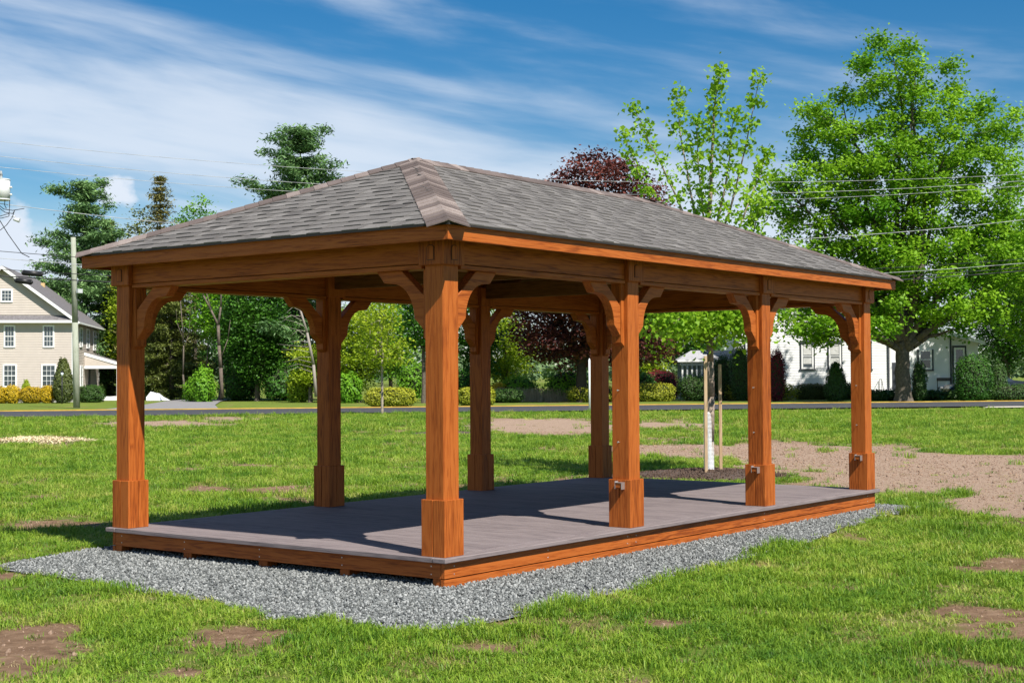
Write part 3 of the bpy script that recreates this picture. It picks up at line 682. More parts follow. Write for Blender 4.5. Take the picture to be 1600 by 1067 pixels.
    bp = N.new('ShaderNodeBump'); bp.inputs['Strength'].default_value = .5; bp.inputs['Distance'].default_value = .003; Lk(ns.outputs['Fac'], bp.inputs['Height']); Lk(bp.outputs[0], b.inputs['Normal'])
    CAPM = SM.copy(); CAPM.name = 'hip_cap_shingle'
    for nd_ in CAPM.node_tree.nodes:
        if nd_.type == 'VALTORGB':
            nd_.color_ramp.elements[0].color = (.075, .057, .052, 1); nd_.color_ramp.elements[1].color = (.165, .130, .118, 1); nd_.color_ramp.elements[2].color = (.36, .30, .27, 1)
    tabs = []      # (8 verts, tint)
    EXPO = .142
    for (a, b2, c, d) in ((A, B, R2, R1), (D_, A, R1, R1), (B, C_, R2, R2), (C_, D_, R1, R2)):
        ex = unit(b2-a); nrm = unit(np.cross(b2-a, d-a)); nrm = nrm if nrm[2] > 0 else -nrm
        up = unit(np.cross(nrm, ex)); up = up if up[2] > 0 else -up
        Ls = (d-a)@up; Lb = (b2-a)@ex; xl = (d-a)@ex; xr = Lb-(c-a)@ex
        nc = int(math.ceil(Ls/EXPO))
        for k_ in range(nc):
            s0 = k_*EXPO; s1 = min(s0+EXPO+.03, Ls); f0, f1 = s0/Ls, s1/Ls
            x = xl*f0 - rng.uniform(0, .2); xe = Lb-xr*f0
            alt = rng.integers(0, 2)
            while x < xe:
                w = rng.uniform(.10, .26); th = (.010 if alt else .0045)+rng.uniform(-.001, .0015); alt = 1-alt
                l0, l1 = max(x, xl*f0), min(x+w-.002, xe); u0, u1 = max(x, xl*f1), min(x+w-.002, Lb-xr*f1)
                x += w
                if l1-l0 < .012: continue
                u0 = min(u0, u1); u1 = max(u0+.001, u1); 
                jit = rng.uniform(-.003, .003)
                def pt(s, xx, h): return a+ex*xx+up*s+nrm*h
                q = [pt(s0+jit, l0, .001), pt(s0+jit, l1, .001), pt(s1, u1, .0005), pt(s1, u0, .0005), pt(s0+jit, l0, th+.004), pt(s0+jit, l1, th+.004), pt(s1, u1, .003), pt(s1, u0, .003)]
                tabs.append((np.array(q), np.clip(rng.normal(.06, .05) + (0.04 if alt else -.03), -.14, .3)))
    cen = np.array([q.mean(0) for q, _ in tabs]); px, py, Zd = project(cen)
    tocam = unit(CAM-cen)
    vis = np.array([(unit(np.cross(q[5]-q[4], q[7]-q[4]))@tc_) for (q, _), tc_ in zip(tabs, tocam)])
    wd = np.array([np.linalg.norm(q[1]-q[0]) for q, _ in tabs])
    score = np.where(vis > 0, wd*EXPO*vis/Zd**2, -1)
    order = np.argsort(-score); big = set(order[:300].tolist())
    BF = [(4, 5, 6, 7), (0, 4, 7, 3), (1, 2, 6, 5), (0, 1, 5, 4)]
    Vs = []; Fs = []; Ts = []
    for i, (q, t_) in enumerate(tabs):
        if i in big:
            me = pyd('shingle', q, BF); at2 = me.attributes.new('tint', 'FLOAT', 'FACE'); at2.data.foreach_set('value', [t_]*4); link('shingle', me, SM, roof)
        else:
            n0 = len(Vs); Vs += list(q); Fs += [tuple(n0+k2 for k2 in f) for f in BF]; Ts += [t_]*4
    me = pyd('shingle_field', Vs, Fs); at2 = me.attributes.new('tint', 'FLOAT', 'FACE'); at2.data.foreach_set('value', Ts); link('shingle_field', me, SM, roof, kind='stuff')
    # hip and ridge caps: folded strips lapped up the hip
    def caps(p0, p1, nA_, nB_, name, step=.142, hw=.175):
        d = p1-p0; ln = np.linalg.norm(d); d = d/ln; n_ = int(ln/step)
        for k_ in range(n_+1):
            s0 = k_*step; s1 = min(s0+.30, ln+.05)
            sa = np.cross(nA_, d); sa = unit(sa); sb = np.cross(nB_, d); sb = unit(sb)
            # make the wings point away from the ridge, downwards
            sa = sa if sa[2] < 0 else -sa; sb = sb if sb[2] < 0 else -sb
            q = []
            for s, h in ((s0, .021), (s1, .0085)):
                base = p0+d*s; t_ = .006
                wa = hw*(1 if s == s0 else .93)
                q += [base+sa*wa+nA_*h, base+sa*.035+nA_*(h+.003), base+unit(nA_+nB_)*(h+.010), base+sb*.035+nB_*(h+.003), base+sb*wa+nB_*h]
            lo = [v-np.array([0, 0, .012]) for v in q[:5]]
            V = q+lo; Fc = [(i, i+1, i+6, i+5) for i in range(4)] + [(10+i, 10+i+1, i+1, i) for i in range(4)] + [(10, 0, 5), (4, 14, 9)]
            me = pyd(name, V, Fc); at2 = me.attributes.new('tint', 'FLOAT', 'FACE'); tv = rng.uniform(.2, .34) if rng.random() < .22 else rng.uniform(-.08, .14); at2.data.foreach_set('value', [tv]*len(Fc))
            link(name, me, CAPM, roof)
    def pn(a, b2, c):
        n_ = unit(np.cross(b2-a, c-a)); return n_ if n_[2] > 0 else -n_
    nF, nR, nBk, nE = pn(D_, A, R1), pn(A, B, R2), pn(C_, D_, R1), pn(B, C_, R2)
    caps(A, R1, nF, nR, 'hip_cap_shingle'); caps(D_, R1, nF, nBk, 'hip_cap_shingle'); caps(B, R2, nE, nR, 'hip_cap_shingle'); caps(C_, R2, nE, nBk, 'hip_cap_shingle')
    caps(R2, R1, nR, nBk, 'ridge_cap_shingle')
    DRIP_SHADE = plain('shadow_drip_edge', (.02, .018, .017), .9)  # drip edge blackened: shadow under the shingle overhang put into its colour
    for (x0, x1, y0, y1) in ((E0[0]-.004, E1[0]+.004, E0[1]-.004, E0[1]-.001), (E0[0]-.004, E1[0]+.004, E1[1]+.001, E1[1]+.004), (E0[0]-.004, E0[0]-.001, E0[1]-.0005, E1[1]+.0005), (E1[0]+.001, E1[0]+.004, E0[1]-.0005, E1[1]+.0005)):
        box('shadow_drip_edge', x0, x1, y0, y1, zE-.016, zE+.0015, DRIP_SHADE, roof)
build_pavilion()

# ------------------------------------------------------------ vegetation builders
def trunk_tube(name, pts, rad, n=14, flute=.08):
    V = []; F_ = []; pts = [np.asarray(p, float) for p in pts]; ph = rng.uniform(0, 6.28)
    for k, (p, r) in enumerate(zip(pts, rad)):
        fl = flute*(2.2 if k == 0 else 1)
        for i in range(n):
            a = 2*pi*i/n; q = r*(1+fl*sin(4*a+ph+k*.25)+rng.normal(0, .02)); V.append(p+np.array([q*cos(a), q*sin(a), 0]))
    for k in range(len(pts)-1): F_ += [(k*n+i, k*n+(i+1) % n, (k+1)*n+(i+1) % n, (k+1)*n+i) for i in range(n)]
    return V, F_
def add_mesh(me, V, F_):
    bm = bmesh.new(); bm.from_mesh(me); vs = [bm.verts.new(Vector(v)) for v in V]
    for f in F_:
        q = bm.faces.new([vs[i] for i in f]); q.smooth = True
    bm.to_mesh(me); bm.free()
def skeleton(base, fork_z, targets, r0, lean=(0, 0), wob=.06, lead=None):
    """trunk to the fork, then limbs towards targets; returns tube segments and limb nodes"""
    segs = []; nodes_ = []
    p = np.array(base, float); top = np.array([base[0]+lean[0], base[1]+lean[1], base[2]+fork_z])
    n = 8; tp = [p]; tr = [r0*1.5]
    for k in range(1, n+1):
        f = k/n; tp.append(p+(top-p)*f + rng.normal(0, wob*r0, 3)*np.array([1, 1, 0])*(k < n)); tr.append(r0*(1.12-.3*f+.25*math.exp(-f*9)))
    tp.append(top+np.array([0, 0, r0*.8])); tr.append(r0*.45); prev = top; rp = r0*.82
    skeleton.trunk = trunk_tube('trunk', tp, tr, 14 if r0 > .3 else 9)
    for t in targets:
        t = np.asarray(t, float); a = prev.copy(); ra = rp*.62; L = np.linalg.norm(t-a); m = 6
        ctrl = a+(t-a)*.45+np.array([0, 0, .14*L])
        pp = a
        for k in range(1, m+1):
            f = k/m; q = (1-f)**2*a+2*f*(1-f)*ctrl+f*f*t + rng.normal(0, .02*L, 3)*(k < m)
            r1 = max(ra*(1-f*.9), .012); segs.append((pp, q, max(ra*(1-(k-1)/m*.9), .012), r1)); pp = q; nodes_.append((q, r1))
    return segs, nodes_
def sample_blobs(blobs, n, shell=.55):
    """points inside a union of ellipsoids, more of them towards the skin"""
    w = np.array([b[3]*b[4]*b[5] for b in blobs]); w = w/w.sum(); k = rng.choice(len(blobs), n, p=w)
    B = np.array(blobs)[k]; d = unit(rng.normal(size=(n, 3))); r = rng.random(n)**(1/3.); r = np.where(rng.random(n) < shell, .72+.28*rng.random(n), r)
    return B[:, :3]+d*r[:, None]*B[:, 3:6]
def thin(P, dmin):
    keep = []; cell = {}
    for p in P:
        c = tuple((p//dmin).astype(int)); ok = True
        for dx in (-1, 0, 1):
            for dy in (-1, 0, 1):
                for dz in (-1, 0, 1):
                    for q in cell.get((c[0]+dx, c[1]+dy, c[2]+dz), ()):
                        if ((p-q)**2).sum() < dmin*dmin: ok = False; break
                    if not ok: break
                if not ok: break
            if not ok: break
        if ok: cell.setdefault(c, []).append(p); keep.append(p)
    return np.array(keep)
def broadleaf(name, label, cat, base, blobs, mat, nleaf=14000, leaf=.26, clump=.8, dmin=.9, r0=.28, fork=None, bark=BARK, group=None, nlimb=9, twigs=True, flat=.55, lean=(0, 0), up=.5):
    """deciduous tree: trunk, limbs, twigs and a crown of leaf clumps; blobs in world metres"""
    T = thing(name, label, cat, tuple(base), 0, group); base = np.asarray(base, float)
    bl = [tuple(np.array(b[:3])-base)+tuple(b[3:]) for b in blobs]
    cl = thin(sample_blobs(bl, 2600, .5), dmin); 
    zmin = min(b[2]-b[5] for b in bl); fz = fork if fork else max(1.2, zmin*.9+.4)
    tg = cl[rng.choice(len(cl), min(nlimb, len(cl)), replace=False)]
    segs, nd_ = skeleton((0, 0, -.15), fz, tg, r0, lean)
    if twigs and len(nd_):
        NP = np.array([q for q, _ in nd_])
        for c in cl:
            d = ((NP-c)**2).sum(1)+np.where(NP[:, 2] > c[2]+.3, 6., 0); k = int(d.argmin()); m = (NP[k]+c)/2+np.array([0, 0, -.1])+rng.normal(0, .1, 3)
            rr = max(.012, min(nd_[k][1]*.6, .07)); segs += [(NP[k], m, rr, rr*.7), (m, c, rr*.7, .01)]
    tm = tubes_mesh('trunk', segs, 6 if r0 < .3 else 8); add_mesh(tm, *skeleton.trunk); link('trunk', tm, bark, T)
    per = max(4, nleaf//len(cl)); k = np.repeat(np.arange(len(cl)), per); n = len(k)
    off = rng.normal(size=(n, 3))*clump*np.array([1, 1, flat])*.55; ct = rng.normal(0, .22, len(cl))[k]
    tint = .5+ct+rng.normal(0, .16, n)+off[:, 2]/clump*.18  # top light painted in: upper leaves of each clump tinted lighter
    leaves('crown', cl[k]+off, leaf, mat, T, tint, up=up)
    return T
def conifer(name, label, base, h, rad, mat, nleaf=9000, tier=.62, zlo=.08, plume=.5, tilt=.12, group=None, top=1., irregular=.25, r0=.2, needle=.34, prof=None, bark=BARK, cat='tree'):
    T = thing(name, label, cat, tuple(base), 0, group)
    segs = [((0, 0, -.1), (0, 0, h*.5), r0, r0*.6), ((0, 0, h*.5), (0, 0, h*.985), r0*.6, .02)]
    C = []; 
    z = h*zlo
    while z < h*.985:
        f = (z/h-zlo)/(1-zlo); R = rad*(prof(f) if prof else (1-f)**.8*(.75+.25*min(1, f*6))); nb = int(rng.integers(4, 7)); a0 = rng.uniform(0, 6.28)
        for k in range(nb):
            a = a0+2*pi*k/nb+rng.normal(0, .25); L = max(.15, R*rng.uniform(1-irregular*1.6, 1+irregular)); ti = tilt+rng.normal(0, .07)
            tip = np.array([cos(a)*L, sin(a)*L, z+L*ti]); segs.append(((0, 0, z), tip, max(.012, r0*.28*(1-f)), .008))
            m = max(2, int(L/plume*1.6))
            for s in np.linspace(.3, 1., m): C.append((tip*np.array([s, s, 0])+np.array([0, 0, z+L*ti*s]), plume*(.55+.5*s)*(.6+.4*(1-f))))
        z += tier*rng.uniform(.7, 1.3)*(1-.45*f)
    C.append((np.array([0, 0, h*.97]), plume*.3))
    cc = np.array([c for c, _ in C]); rr = np.array([r for _, r in C]); per = max(3, nleaf//len(C)); k = np.repeat(np.arange(len(C)), per); n = len(k)
    off = rng.normal(size=(n, 3))*np.array([.55, .55, .25])*rr[k][:, None]
    link('trunk', tubes_mesh('trunk', segs, 5), bark, T)
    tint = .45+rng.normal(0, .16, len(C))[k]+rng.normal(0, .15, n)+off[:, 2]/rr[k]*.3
    leaves('crown', cc[k]+off, needle, mat, T, tint, aspect=.26, up=.5)
    return T
def bush(name, label, cat, base, rx, ry, h, mat, n=3500, leaf=.12, p=2.6, rz=0., group=None, topmat=None, z0=0., core=(.03, .04, .012), cone=0., rough=.07, lump=.1, tb=.5):
    """clipped or rounded shrub: a leafy skin over a solid core added to block light"""
    T = thing(name, label, cat, tuple(base), rz, group)
    d = unit(rng.normal(size=(n, 3))); s = (np.abs(d)**p).sum(1)**(-1/p); q = d*s[:, None]
    lum = 1+lump*np.sin(q[:, 0]*5+q[:, 2]*4+base[0])*np.cos(q[:, 1]*5-q[:, 2]*3)+rng.normal(0, rough, n)
    q = q*lum[:, None]; zz = (q[:, 2]+1)/2
    sc = 1-cone*np.clip(zz, 0, 1)**1.2
    P = np.stack([q[:, 0]*rx*sc, q[:, 1]*ry*sc, z0+zz*h], -1); P[:, 2] = np.maximum(P[:, 2], .02)
    N0 = unit(q*np.array([1/rx, 1/ry, 2/h]))
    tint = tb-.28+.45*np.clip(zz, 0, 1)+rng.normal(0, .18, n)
    # solid dark core added to stop light passing through the leaves
    bm = bmesh.new(); bmesh.ops.create_icosphere(bm, subdivisions=3, radius=1)
    for v in bm.verts:
        c = np.array(v.co); c = c*(np.abs(c)**p).sum()**(-1/p)*.86; z_ = (c[2]+1)/2; k = 1-cone*max(0, z_)**1.2
        v.co = Vector((c[0]*rx*k, c[1]*ry*k, z0+z_*h))
    me = bpy.data.meshes.new('branches'); bm.to_mesh(me); bm.free(); link('branches', me, CORE, T)  # closed filler in place of branches, added to block light
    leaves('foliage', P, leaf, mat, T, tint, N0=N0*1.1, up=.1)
    return T
CORE = plain('light_block_core', (.03, .04, .015), .95, noise=.4, scale=6)
def blob(x, y, Z, rx, ry, rd=None):
    """crown lobe from pixel centre and half widths at depth Z"""
    c = at(x, y, Z); s = Z/FPX; return (c[0], c[1], c[2], rx*s, (rd if rd else rx)*s, ry*s)

# ------------------------------------------------------------ trees far left and behind
def P(x, Z): return gpos(x, Z)
conifer('white_pine', 'tall dark green pine behind the beige house, leftmost of the pines', P(132, 128), hz(132, 281, 128), 5.2, L_PINE, 60000, 1.35, .06, 1.15, .3, irregular=.36, r0=.35, needle=.42,
        prof=lambda f: (1-f)**.38*(.85+.15*sin(f*23)))
conifer('white_pine', 'tall pine standing alone above the front eave of the pavilion roof', P(470, 112), hz(470, 197, 112), 5.6, L_PINE, 60000, 1.3, .12, 1.1, .3, irregular=.34, r0=.32, needle=.4,
        prof=lambda f: (1-f)**.38*(.85+.15*sin(f*21)))
conifer('spruce_tree', 'thin brownish spruce with ragged spire right of the leftmost pine', P(250, 120), hz(250, 271, 120), 3.4, L_BROWN, 16000, .75, .12, .7, -.1, irregular=.4, r0=.22)
conifer('spruce_tree', 'olive evergreen rising right behind the utility pole', P(168, 131), hz(168, 338, 131), 3.3, L_OLIVE, 26000, .6, .02, .75, -.15, irregular=.3, r0=.2)
conifer('spruce_tree', 'olive spruce with open skirt seen just right of the left corner post', P(268, 117), hz(268, 398, 117), 3.8, L_OLIVE, 26000, .6, .03, .7, -.12, irregular=.35, r0=.2)
def wood_tree(x, Z, ytop, wpx, mat, label, ylow=605, name='tree', nleaf=9000, leaf=.25, r0=.16, bark=BARK, dm=1.0, lobes=4):
    s = Z/FPX; mid = (ytop+ylow)/2; hh = (ylow-ytop)/2; bl = [blob(x, mid, Z, wpx*.42, hh*.85)]
    for k in range(lobes):
        bl.append(blob(x+rng.uniform(-.3, .3)*wpx, mid+rng.uniform(-.65, .5)*hh, Z+rng.uniform(-1, 1), wpx*rng.uniform(.2, .3), hh*rng.uniform(.3, .42)))
    bl.append(blob(x+rng.uniform(-.1, .1)*wpx, ytop+hh*.3, Z, wpx*.2, hh*.3))
    return broadleaf(name, label, 'tree', P(x, Z), bl, mat, nleaf, leaf, .95, dm, r0, bark=bark, group=None)
wood_tree(305, 124, 306, 80, L_BRIGHT, 'light green tree showing above the left end of the roof', 480, nleaf=7000)
wood_tree(215, 126, 330, 70, L_OLIVE, 'dull olive tree filling in between pine and brown spruce', 600, nleaf=8000)
wood_tree(402, 108, 425, 105, L_DARK, 'dense dark green tree framed between the two left posts', 612, nleaf=22000, leaf=.22, r0=.2, dm=.8, lobes=6)
wood_tree(345, 112, 440, 70, L_BRIGHT, 'bright green leafy tree behind the forked bare trunk', 545, nleaf=7000)
wood_tree(460, 116, 430, 60, L_DARK, 'dark tree behind the dead grey branches', 600, nleaf=9000)
wood_tree(360, 128, 420, 120, L_DARK, 'dark wood-edge tree farthest back between the left posts', 612, nleaf=12000, lobes=6)
wood_tree(255, 130, 430, 110, L_DARK, 'dark wood-edge tree behind the open-skirted spruce', 615, nleaf=10000, lobes=5)
wood_tree(200, 124, 440, 60, L_YELLOW, 'small yellow-green tree beside the porch of the beige house', 600, nleaf=6000)
wood_tree(485, 101, 540, 34, L_YELLOW, 'low yellow-green tree left of the back left post', 612, nleaf=4500, leaf=.2)
wood_tree(560, 100, 472, 90, L_YELLOW, 'yellow-green tree right of the back left post', 612, nleaf=13000, leaf=.2, lobes=6)
wood_tree(610, 106, 462, 70, L_BRIGHT, 'bright green tree behind the thin sapling', 600, nleaf=8000, leaf=.22)
wood_tree(662, 96, 440, 75, L_DARK, 'dark leafed tree hanging beside the front corner post', 555, nleaf=8000, leaf=.2, r0=.14)
wood_tree(745, 104, 430, 60, L_DARK, 'dark tree directly behind the second back post', 615, nleaf=6000)
wood_tree(790, 108, 470, 80, L_YELLOW, 'yellowish willow-like tree left of the purple maple', 612, nleaf=11000, leaf=.2, lobes=5)
wood_tree(1015, 112, 480, 60, L_YELLOW, 'yellow-green tree between the purple maple and the staked tree', 600, nleaf=6000)
wood_tree(1085, 125, 430, 120, L_DARK, 'dark tree behind the small white porch', 590, nleaf=11000, lobes=5)
wood_tree(1575, 112, 380, 120, L_DARK, 'dark green tree at the right edge behind the parked car', 590, nleaf=20000, leaf=.24, dm=.8, lobes=6)
wood_tree(1650, 100, 300, 170, L_MAPLE, 'green maple cut off by the right edge of the picture', 560, nleaf=16000, leaf=.26, r0=.3, lobes=6)
wood_tree(30, 132, 430, 60, L_BRIGHT, 'thin pale tree behind the ridge of the beige house', 560, nleaf=2500)
# forked bare trunk and dead branches
def bare(name, label, x, Z, lines, r, mat):
    T = thing(name, label, 'tree', tuple(P(x, Z))); b = P(x, Z); segs = []
    for pts, r0, r1 in lines:
        q = [at(px, py, Z)-b for px, py in pts]
        for k in range(len(q)-1):
            f0, f1 = k/(len(q)-1), (k+1)/(len(q)-1); segs.append((q[k], q[k+1], (r0+(r1-r0)*f0)*r, (r0+(r1-r0)*f1)*r))
    link('trunk', tubes_mesh('trunk', segs, 6), mat, T); return T
bare('forked_trunk', 'forked bare trunk standing in the wood between the left posts', 345, 104, [([(347, 622), (345, 575), (342, 540), (341, 508)], 1, .8), ([(341, 508), (330, 485), (318, 462), (308, 430)], .6, .3),
     ([(341, 508), (345, 480), (346, 440), (350, 400)], .6, .3), ([(330, 485), (322, 455), (325, 420)], .3, .1), ([(345, 560), (356, 530), (360, 500)], .25, .1)], .14, plain('bark_brown', (.13, .10, .08), .9, noise=.35, scale=5))
dl = [([(494, 620), (490, 570), (480, 520), (468, 480), (462, 450)], 1, .4)]
for k in range(15):
    y0 = 470+k*8.; x0 = 466+(y0-460)*.19; L_ = random.uniform(25, 55); dl.append(([(x0, y0), (x0-L_*.5, y0-random.uniform(0, 12)), (x0-L_, y0-random.uniform(-6, 12))], .17, .05))
bare('dead_tree', 'dead tree with pale grey bare branches left of the back left post', 494, 97, dl, .12, plain('dead_wood', (.27, .235, .205), .9))
for k, (x, Z, h) in enumerate(((285, 110, 470), (322, 112, 440), (372, 113, 450), (300, 118, 440), (415, 112, 500))):
    bare('bare_trunk', ['slim straight trunk under the open-skirted spruce', 'slim trunk left of the forked bare trunk', 'slim trunk right of the forked bare trunk', 'slim trunk farther back in the left wood', 'slim trunk inside the dense dark tree'][k],
         x, Z, [([(x+4, 622), (x+1, 585), (x+2+k % 3, 540), (x-3, h)], 1, .4), ([(x+2, 545), (x+9, 525), (x+12, 500)], .4, .12), ([(x+1, 530), (x-8, 505), (x-10, 485)], .35, .1)], .085, BARK if k != 4 else BARKD)
# thin sapling by the road
def sapling():
    b = P(597, 65.5); Z = 65.5
    return broadleaf('sapling', 'thin young tree with airy yellow-green crown at the near road edge', 'tree', b, [blob(590, 505, Z, 30, 32), blob(597, 545, Z, 38, 26), blob(605, 480, Z, 18, 18)], L_YELLOW, 2600, .16, .55, .55, .055, fork=hz(597, 556, Z), bark=BARKP, nlimb=8)
sapling()
# undergrowth at the wood edge
UG = [(312, 106, 592, 46, L_BRIGHT, 'bright shrub left of the forked trunk at the wood edge'), (318, 103, 577, 30, L_BRIGHT, 'round bright green shrub in front of the wood'), (375, 110, 575, 60, L_DARK, 'dark shrub under the dense dark tree'),
      (440, 108, 570, 60, L_DARK, 'dark shrub below the dead branches'), (250, 121, 585, 50, L_DARK, 'dark shrub behind the white tarpaulin'), (468, 102, 580, 36, L_YELLOW, 'yellow-green shrub at the foot of the dead tree'),
      (545, 98, 585, 40, L_BRIGHT, 'green shrub right of the back left post'), (645, 120, 570, 50, L_BRIGHT, 'pale green shrub far off left of the front corner post'), (885, 100, 578, 70, L_BRIGHT, 'bright shrub under the purple maple'),
      (812, 101, 590, 60, L_BRIGHT, 'shrub below the willow-like tree'), (720, 101, 580, 50, L_DARK, 'dark shrub beyond the front corner post'), (1000, 99, 585, 50, L_DARK, 'dark shrub behind the crimson mound')]
for x, Z, yt, wp, m, lb in UG:
    s = Z/FPX; bush('shrub', lb, 'shrub', P(x, Z), wp*.5*s, wp*.4*s, hz(x, yt, Z), m, 2600, .2, 2.2, rough=.14, lump=.2, group='undergrowth at the wood edge')
# purple maple
Zp = 96
broadleaf('purple_maple', 'big purple leafed maple rising behind the pavilion roof', 'tree', P(908, Zp), [blob(935, 300, Zp, 68, 62), blob(890, 330, Zp, 60, 60), blob(985, 330, Zp, 55, 60), blob(930, 420, Zp, 130, 90), blob(860, 510, Zp, 62, 62), blob(900, 530, Zp, 70, 45), blob(960, 530, Zp, 65, 40), blob(1015, 520, Zp, 45, 50)],
          L_PURPLE, 75000, .24, .85, .85, .38, fork=2.6, bark=BARKD, nlimb=14)
# big maple by the white house
Zm = 93
broadleaf('maple_tree', 'huge spreading green maple in front of the white house', 'tree', P(1411, Zm),
          [blob(1388, 130, Zm, 62, 78), blob(1315, 220, Zm, 72, 75), blob(1450, 200, Zm, 70, 75), blob(1270, 300, Zm, 68, 60), blob(1370, 290, Zm, 95, 95), blob(1500, 290, Zm, 90, 85), blob(1545, 200, Zm, 45, 55), blob(1260, 385, Zm, 62, 48),
           blob(1350, 400, Zm, 90, 60), blob(1450, 405, Zm, 110, 65), blob(1550, 390, Zm, 85, 75), blob(1290, 500, Zm, 65, 30), blob(1480, 485, Zm, 90, 32), blob(1400, 470, Zm, 80, 35), blob(1350, 510, Zm-3, 50, 20), blob(1378, 75, Zm, 26, 30), blob(1478, 128, Zm, 30, 35), blob(1262, 195, Zm, 26, 30), blob(1590, 190, Zm, 26, 40), blob(1215, 330, Zm, 26, 32), blob(1420, 105, Zm, 28, 30)],
          L_MAPLE, 90000, .27, .86, 1.42, .5, fork=hz(1411, 545, Zm), nlimb=34, flat=.72)
# ------------------------------------------------------------ hedges, shrubs by the road
def hedge(x0, x1, ytop, ybase, label, mat=L_HEDGE, n=5500, p=4.5, Z=None, leaf=.11, name='clipped_hedge', cat='hedge', group=None, dep=.7, tb=.62, **k):
    g = onz((x0+x1)/2, ybase); Zd = Z or (g-CAM)@Fw; xm = (x0+x1)/2; s = Zd/FPX
    rx = (x1-x0)/2*s; ry = max(rx*dep, .45); c = P(xm, Zd+ry*.8); zt = hz(xm, ytop, Zd)
    return bush(name, label, cat, c, rx, ry, zt, mat, n, leaf, p, rz=YAW-pi/2, group=group, tb=tb, **k)
hedge(573, 645, 607, 635, 'oval clipped hedge behind the thin sapling', p=3.2, dep=.45)
hedge(719, 770, 606, 633, 'clipped hedge left of the golden shrub', p=4)
hedge(765, 796, 599, 627, 'round golden shrub behind the second back post', L_GOLD, 2600, 2.4, name='golden_shrub', cat='shrub', tb=.75)
hedge(768, 816, 608, 629, 'low dark juniper beside the golden shrub', L_YEW, 3000, 2.6, name='juniper', cat='shrub')
hedge(891, 965, 604, 628, 'clipped yellow-green hedge left of the second front post', p=4)
hedge(992, 1049, 600, 627, 'square clipped hedge right of the second front post', p=5)
hedge(1000, 1062, 580, 612, 'crimson Japanese maple mound behind the square hedge'.replace('Japanese ', 'dwarf '), L_CRIMSON, 4500, 2.3, Z=101, name='crimson_shrub', cat='shrub', leaf=.13)
hedge(1140, 1238, 600, 625, 'low clipped hedge behind the third front post', p=5, dep=.3)
hedge(1246, 1290, 601, 624, 'dark clipped hedge below the first white house window', L_CONE, p=5, dep=.5, tb=.35)
hedge(1290, 1345, 600, 624, 'dark clipped hedge below the second white house window', L_YEW, p=5, dep=.5, tb=.8)
hedge(1286, 1326, 567, 612, 'pointed dark evergreen under the second white house window', L_YEW, 4000, 2.1, Z=95, name='cone_shrub', cat='shrub', cone=.55, tb=.7)
hedge(1200, 1227, 548, 610, 'dark red shrub against the white house wall', L_CRIMSON, 2600, 2.2, Z=96, name='red_shrub', cat='shrub', tb=.3)
hedge(1426, 1447, 567, 612, 'round dark shrub right of the big maple trunk', L_YEW, 2600, 2.3, Z=93, name='round_shrub', cat='shrub')
hedge(1494, 1547, 557, 608, 'large rounded shrub in front of the white house door', L_DARK, 6000, 2.8, Z=91, name='round_shrub', cat='shrub', tb=.45)
hedge(1547, 1573, 567, 606, 'dark round bush between the large shrub and the parked car', L_YEW, 2600, 2.3, Z=92, name='round_shrub', cat='shrub')
hedge(1550, 1640, 601, 613, 'low dark hedge in front of the parked car', L_YEW, 3000, 4, Z=91, dep=.3)
hedge(1110, 1150, 556, 606, 'dark yew between staked tree and the third front post', L_YEW, 4000, 2.3, Z=100, name='yew_shrub', cat='shrub')
hedge(1060, 1112, 585, 608, 'low dark yew in front of the small white porch', L_YEW, 3000, 2.3, Z=97, name='yew_shrub', cat='shrub')
hedge(1140, 1172, 540, 606, 'tall dark yew at the left corner of the white house', L_YEW, 3500, 2.2, Z=98, name='yew_shrub', cat='shrub')
for k, (a, b_) in enumerate(((1350, 1400), (1420, 1470), (1470, 1530), (1530, 1600))):
    hedge(a, b_, 611, 622, 'leafy perennials at the foot of the maple, %s' % ('left of its trunk', 'right of its trunk', 'before the large rounded shrub', 'nearest the right edge')[k], L_YEW, 2200, 3, dep=.3, Z=96., name='perennial_bed', cat='plants', rough=.2, leaf=.2)  # dark yew leaf colour stands in for the maple's shade
# left house planting
hedge(82, 116, 562, 625, 'tall egg-shaped evergreen at the corner of the beige house', L_CONE, 6500, 2.1, Z=103.5, name='cone_shrub', cat='shrub', cone=.45, dep=.9, tb=.4, leaf=.14)
hedge(-6, 12, 605, 625, 'golden shrub at the far left edge', L_GOLD, 2000, 2.4, Z=104, name='golden_shrub', cat='shrub', tb=.45)
hedge(7, 31, 603, 625, 'bright golden shrub below the left ground floor window', L_GOLD, 2600, 2.5, Z=104, name='golden_shrub', cat='shrub', tb=.7)
hedge(32, 50, 594, 622, 'small pale green pointed shrub between golden shrubs', L_YELLOW, 1500, 2.1, Z=106, name='cone_shrub', cat='shrub', cone=.4)
hedge(32, 68, 605, 625, 'orange-tinged golden shrub left of the egg-shaped evergreen', L_GOLD, 3000, 2.5, Z=104, name='golden_shrub', cat='shrub', tb=.3)
hedge(64, 85, 603, 625, 'golden shrub touching the egg-shaped evergreen', L_GOLD, 2300, 2.5, Z=104, name='golden_shrub', cat='shrub', tb=.7)
hedge(125, 161, 603, 623, 'dark clipped hedge in front of the porch', L_YEW, 3200, 4, Z=106, tb=.75)
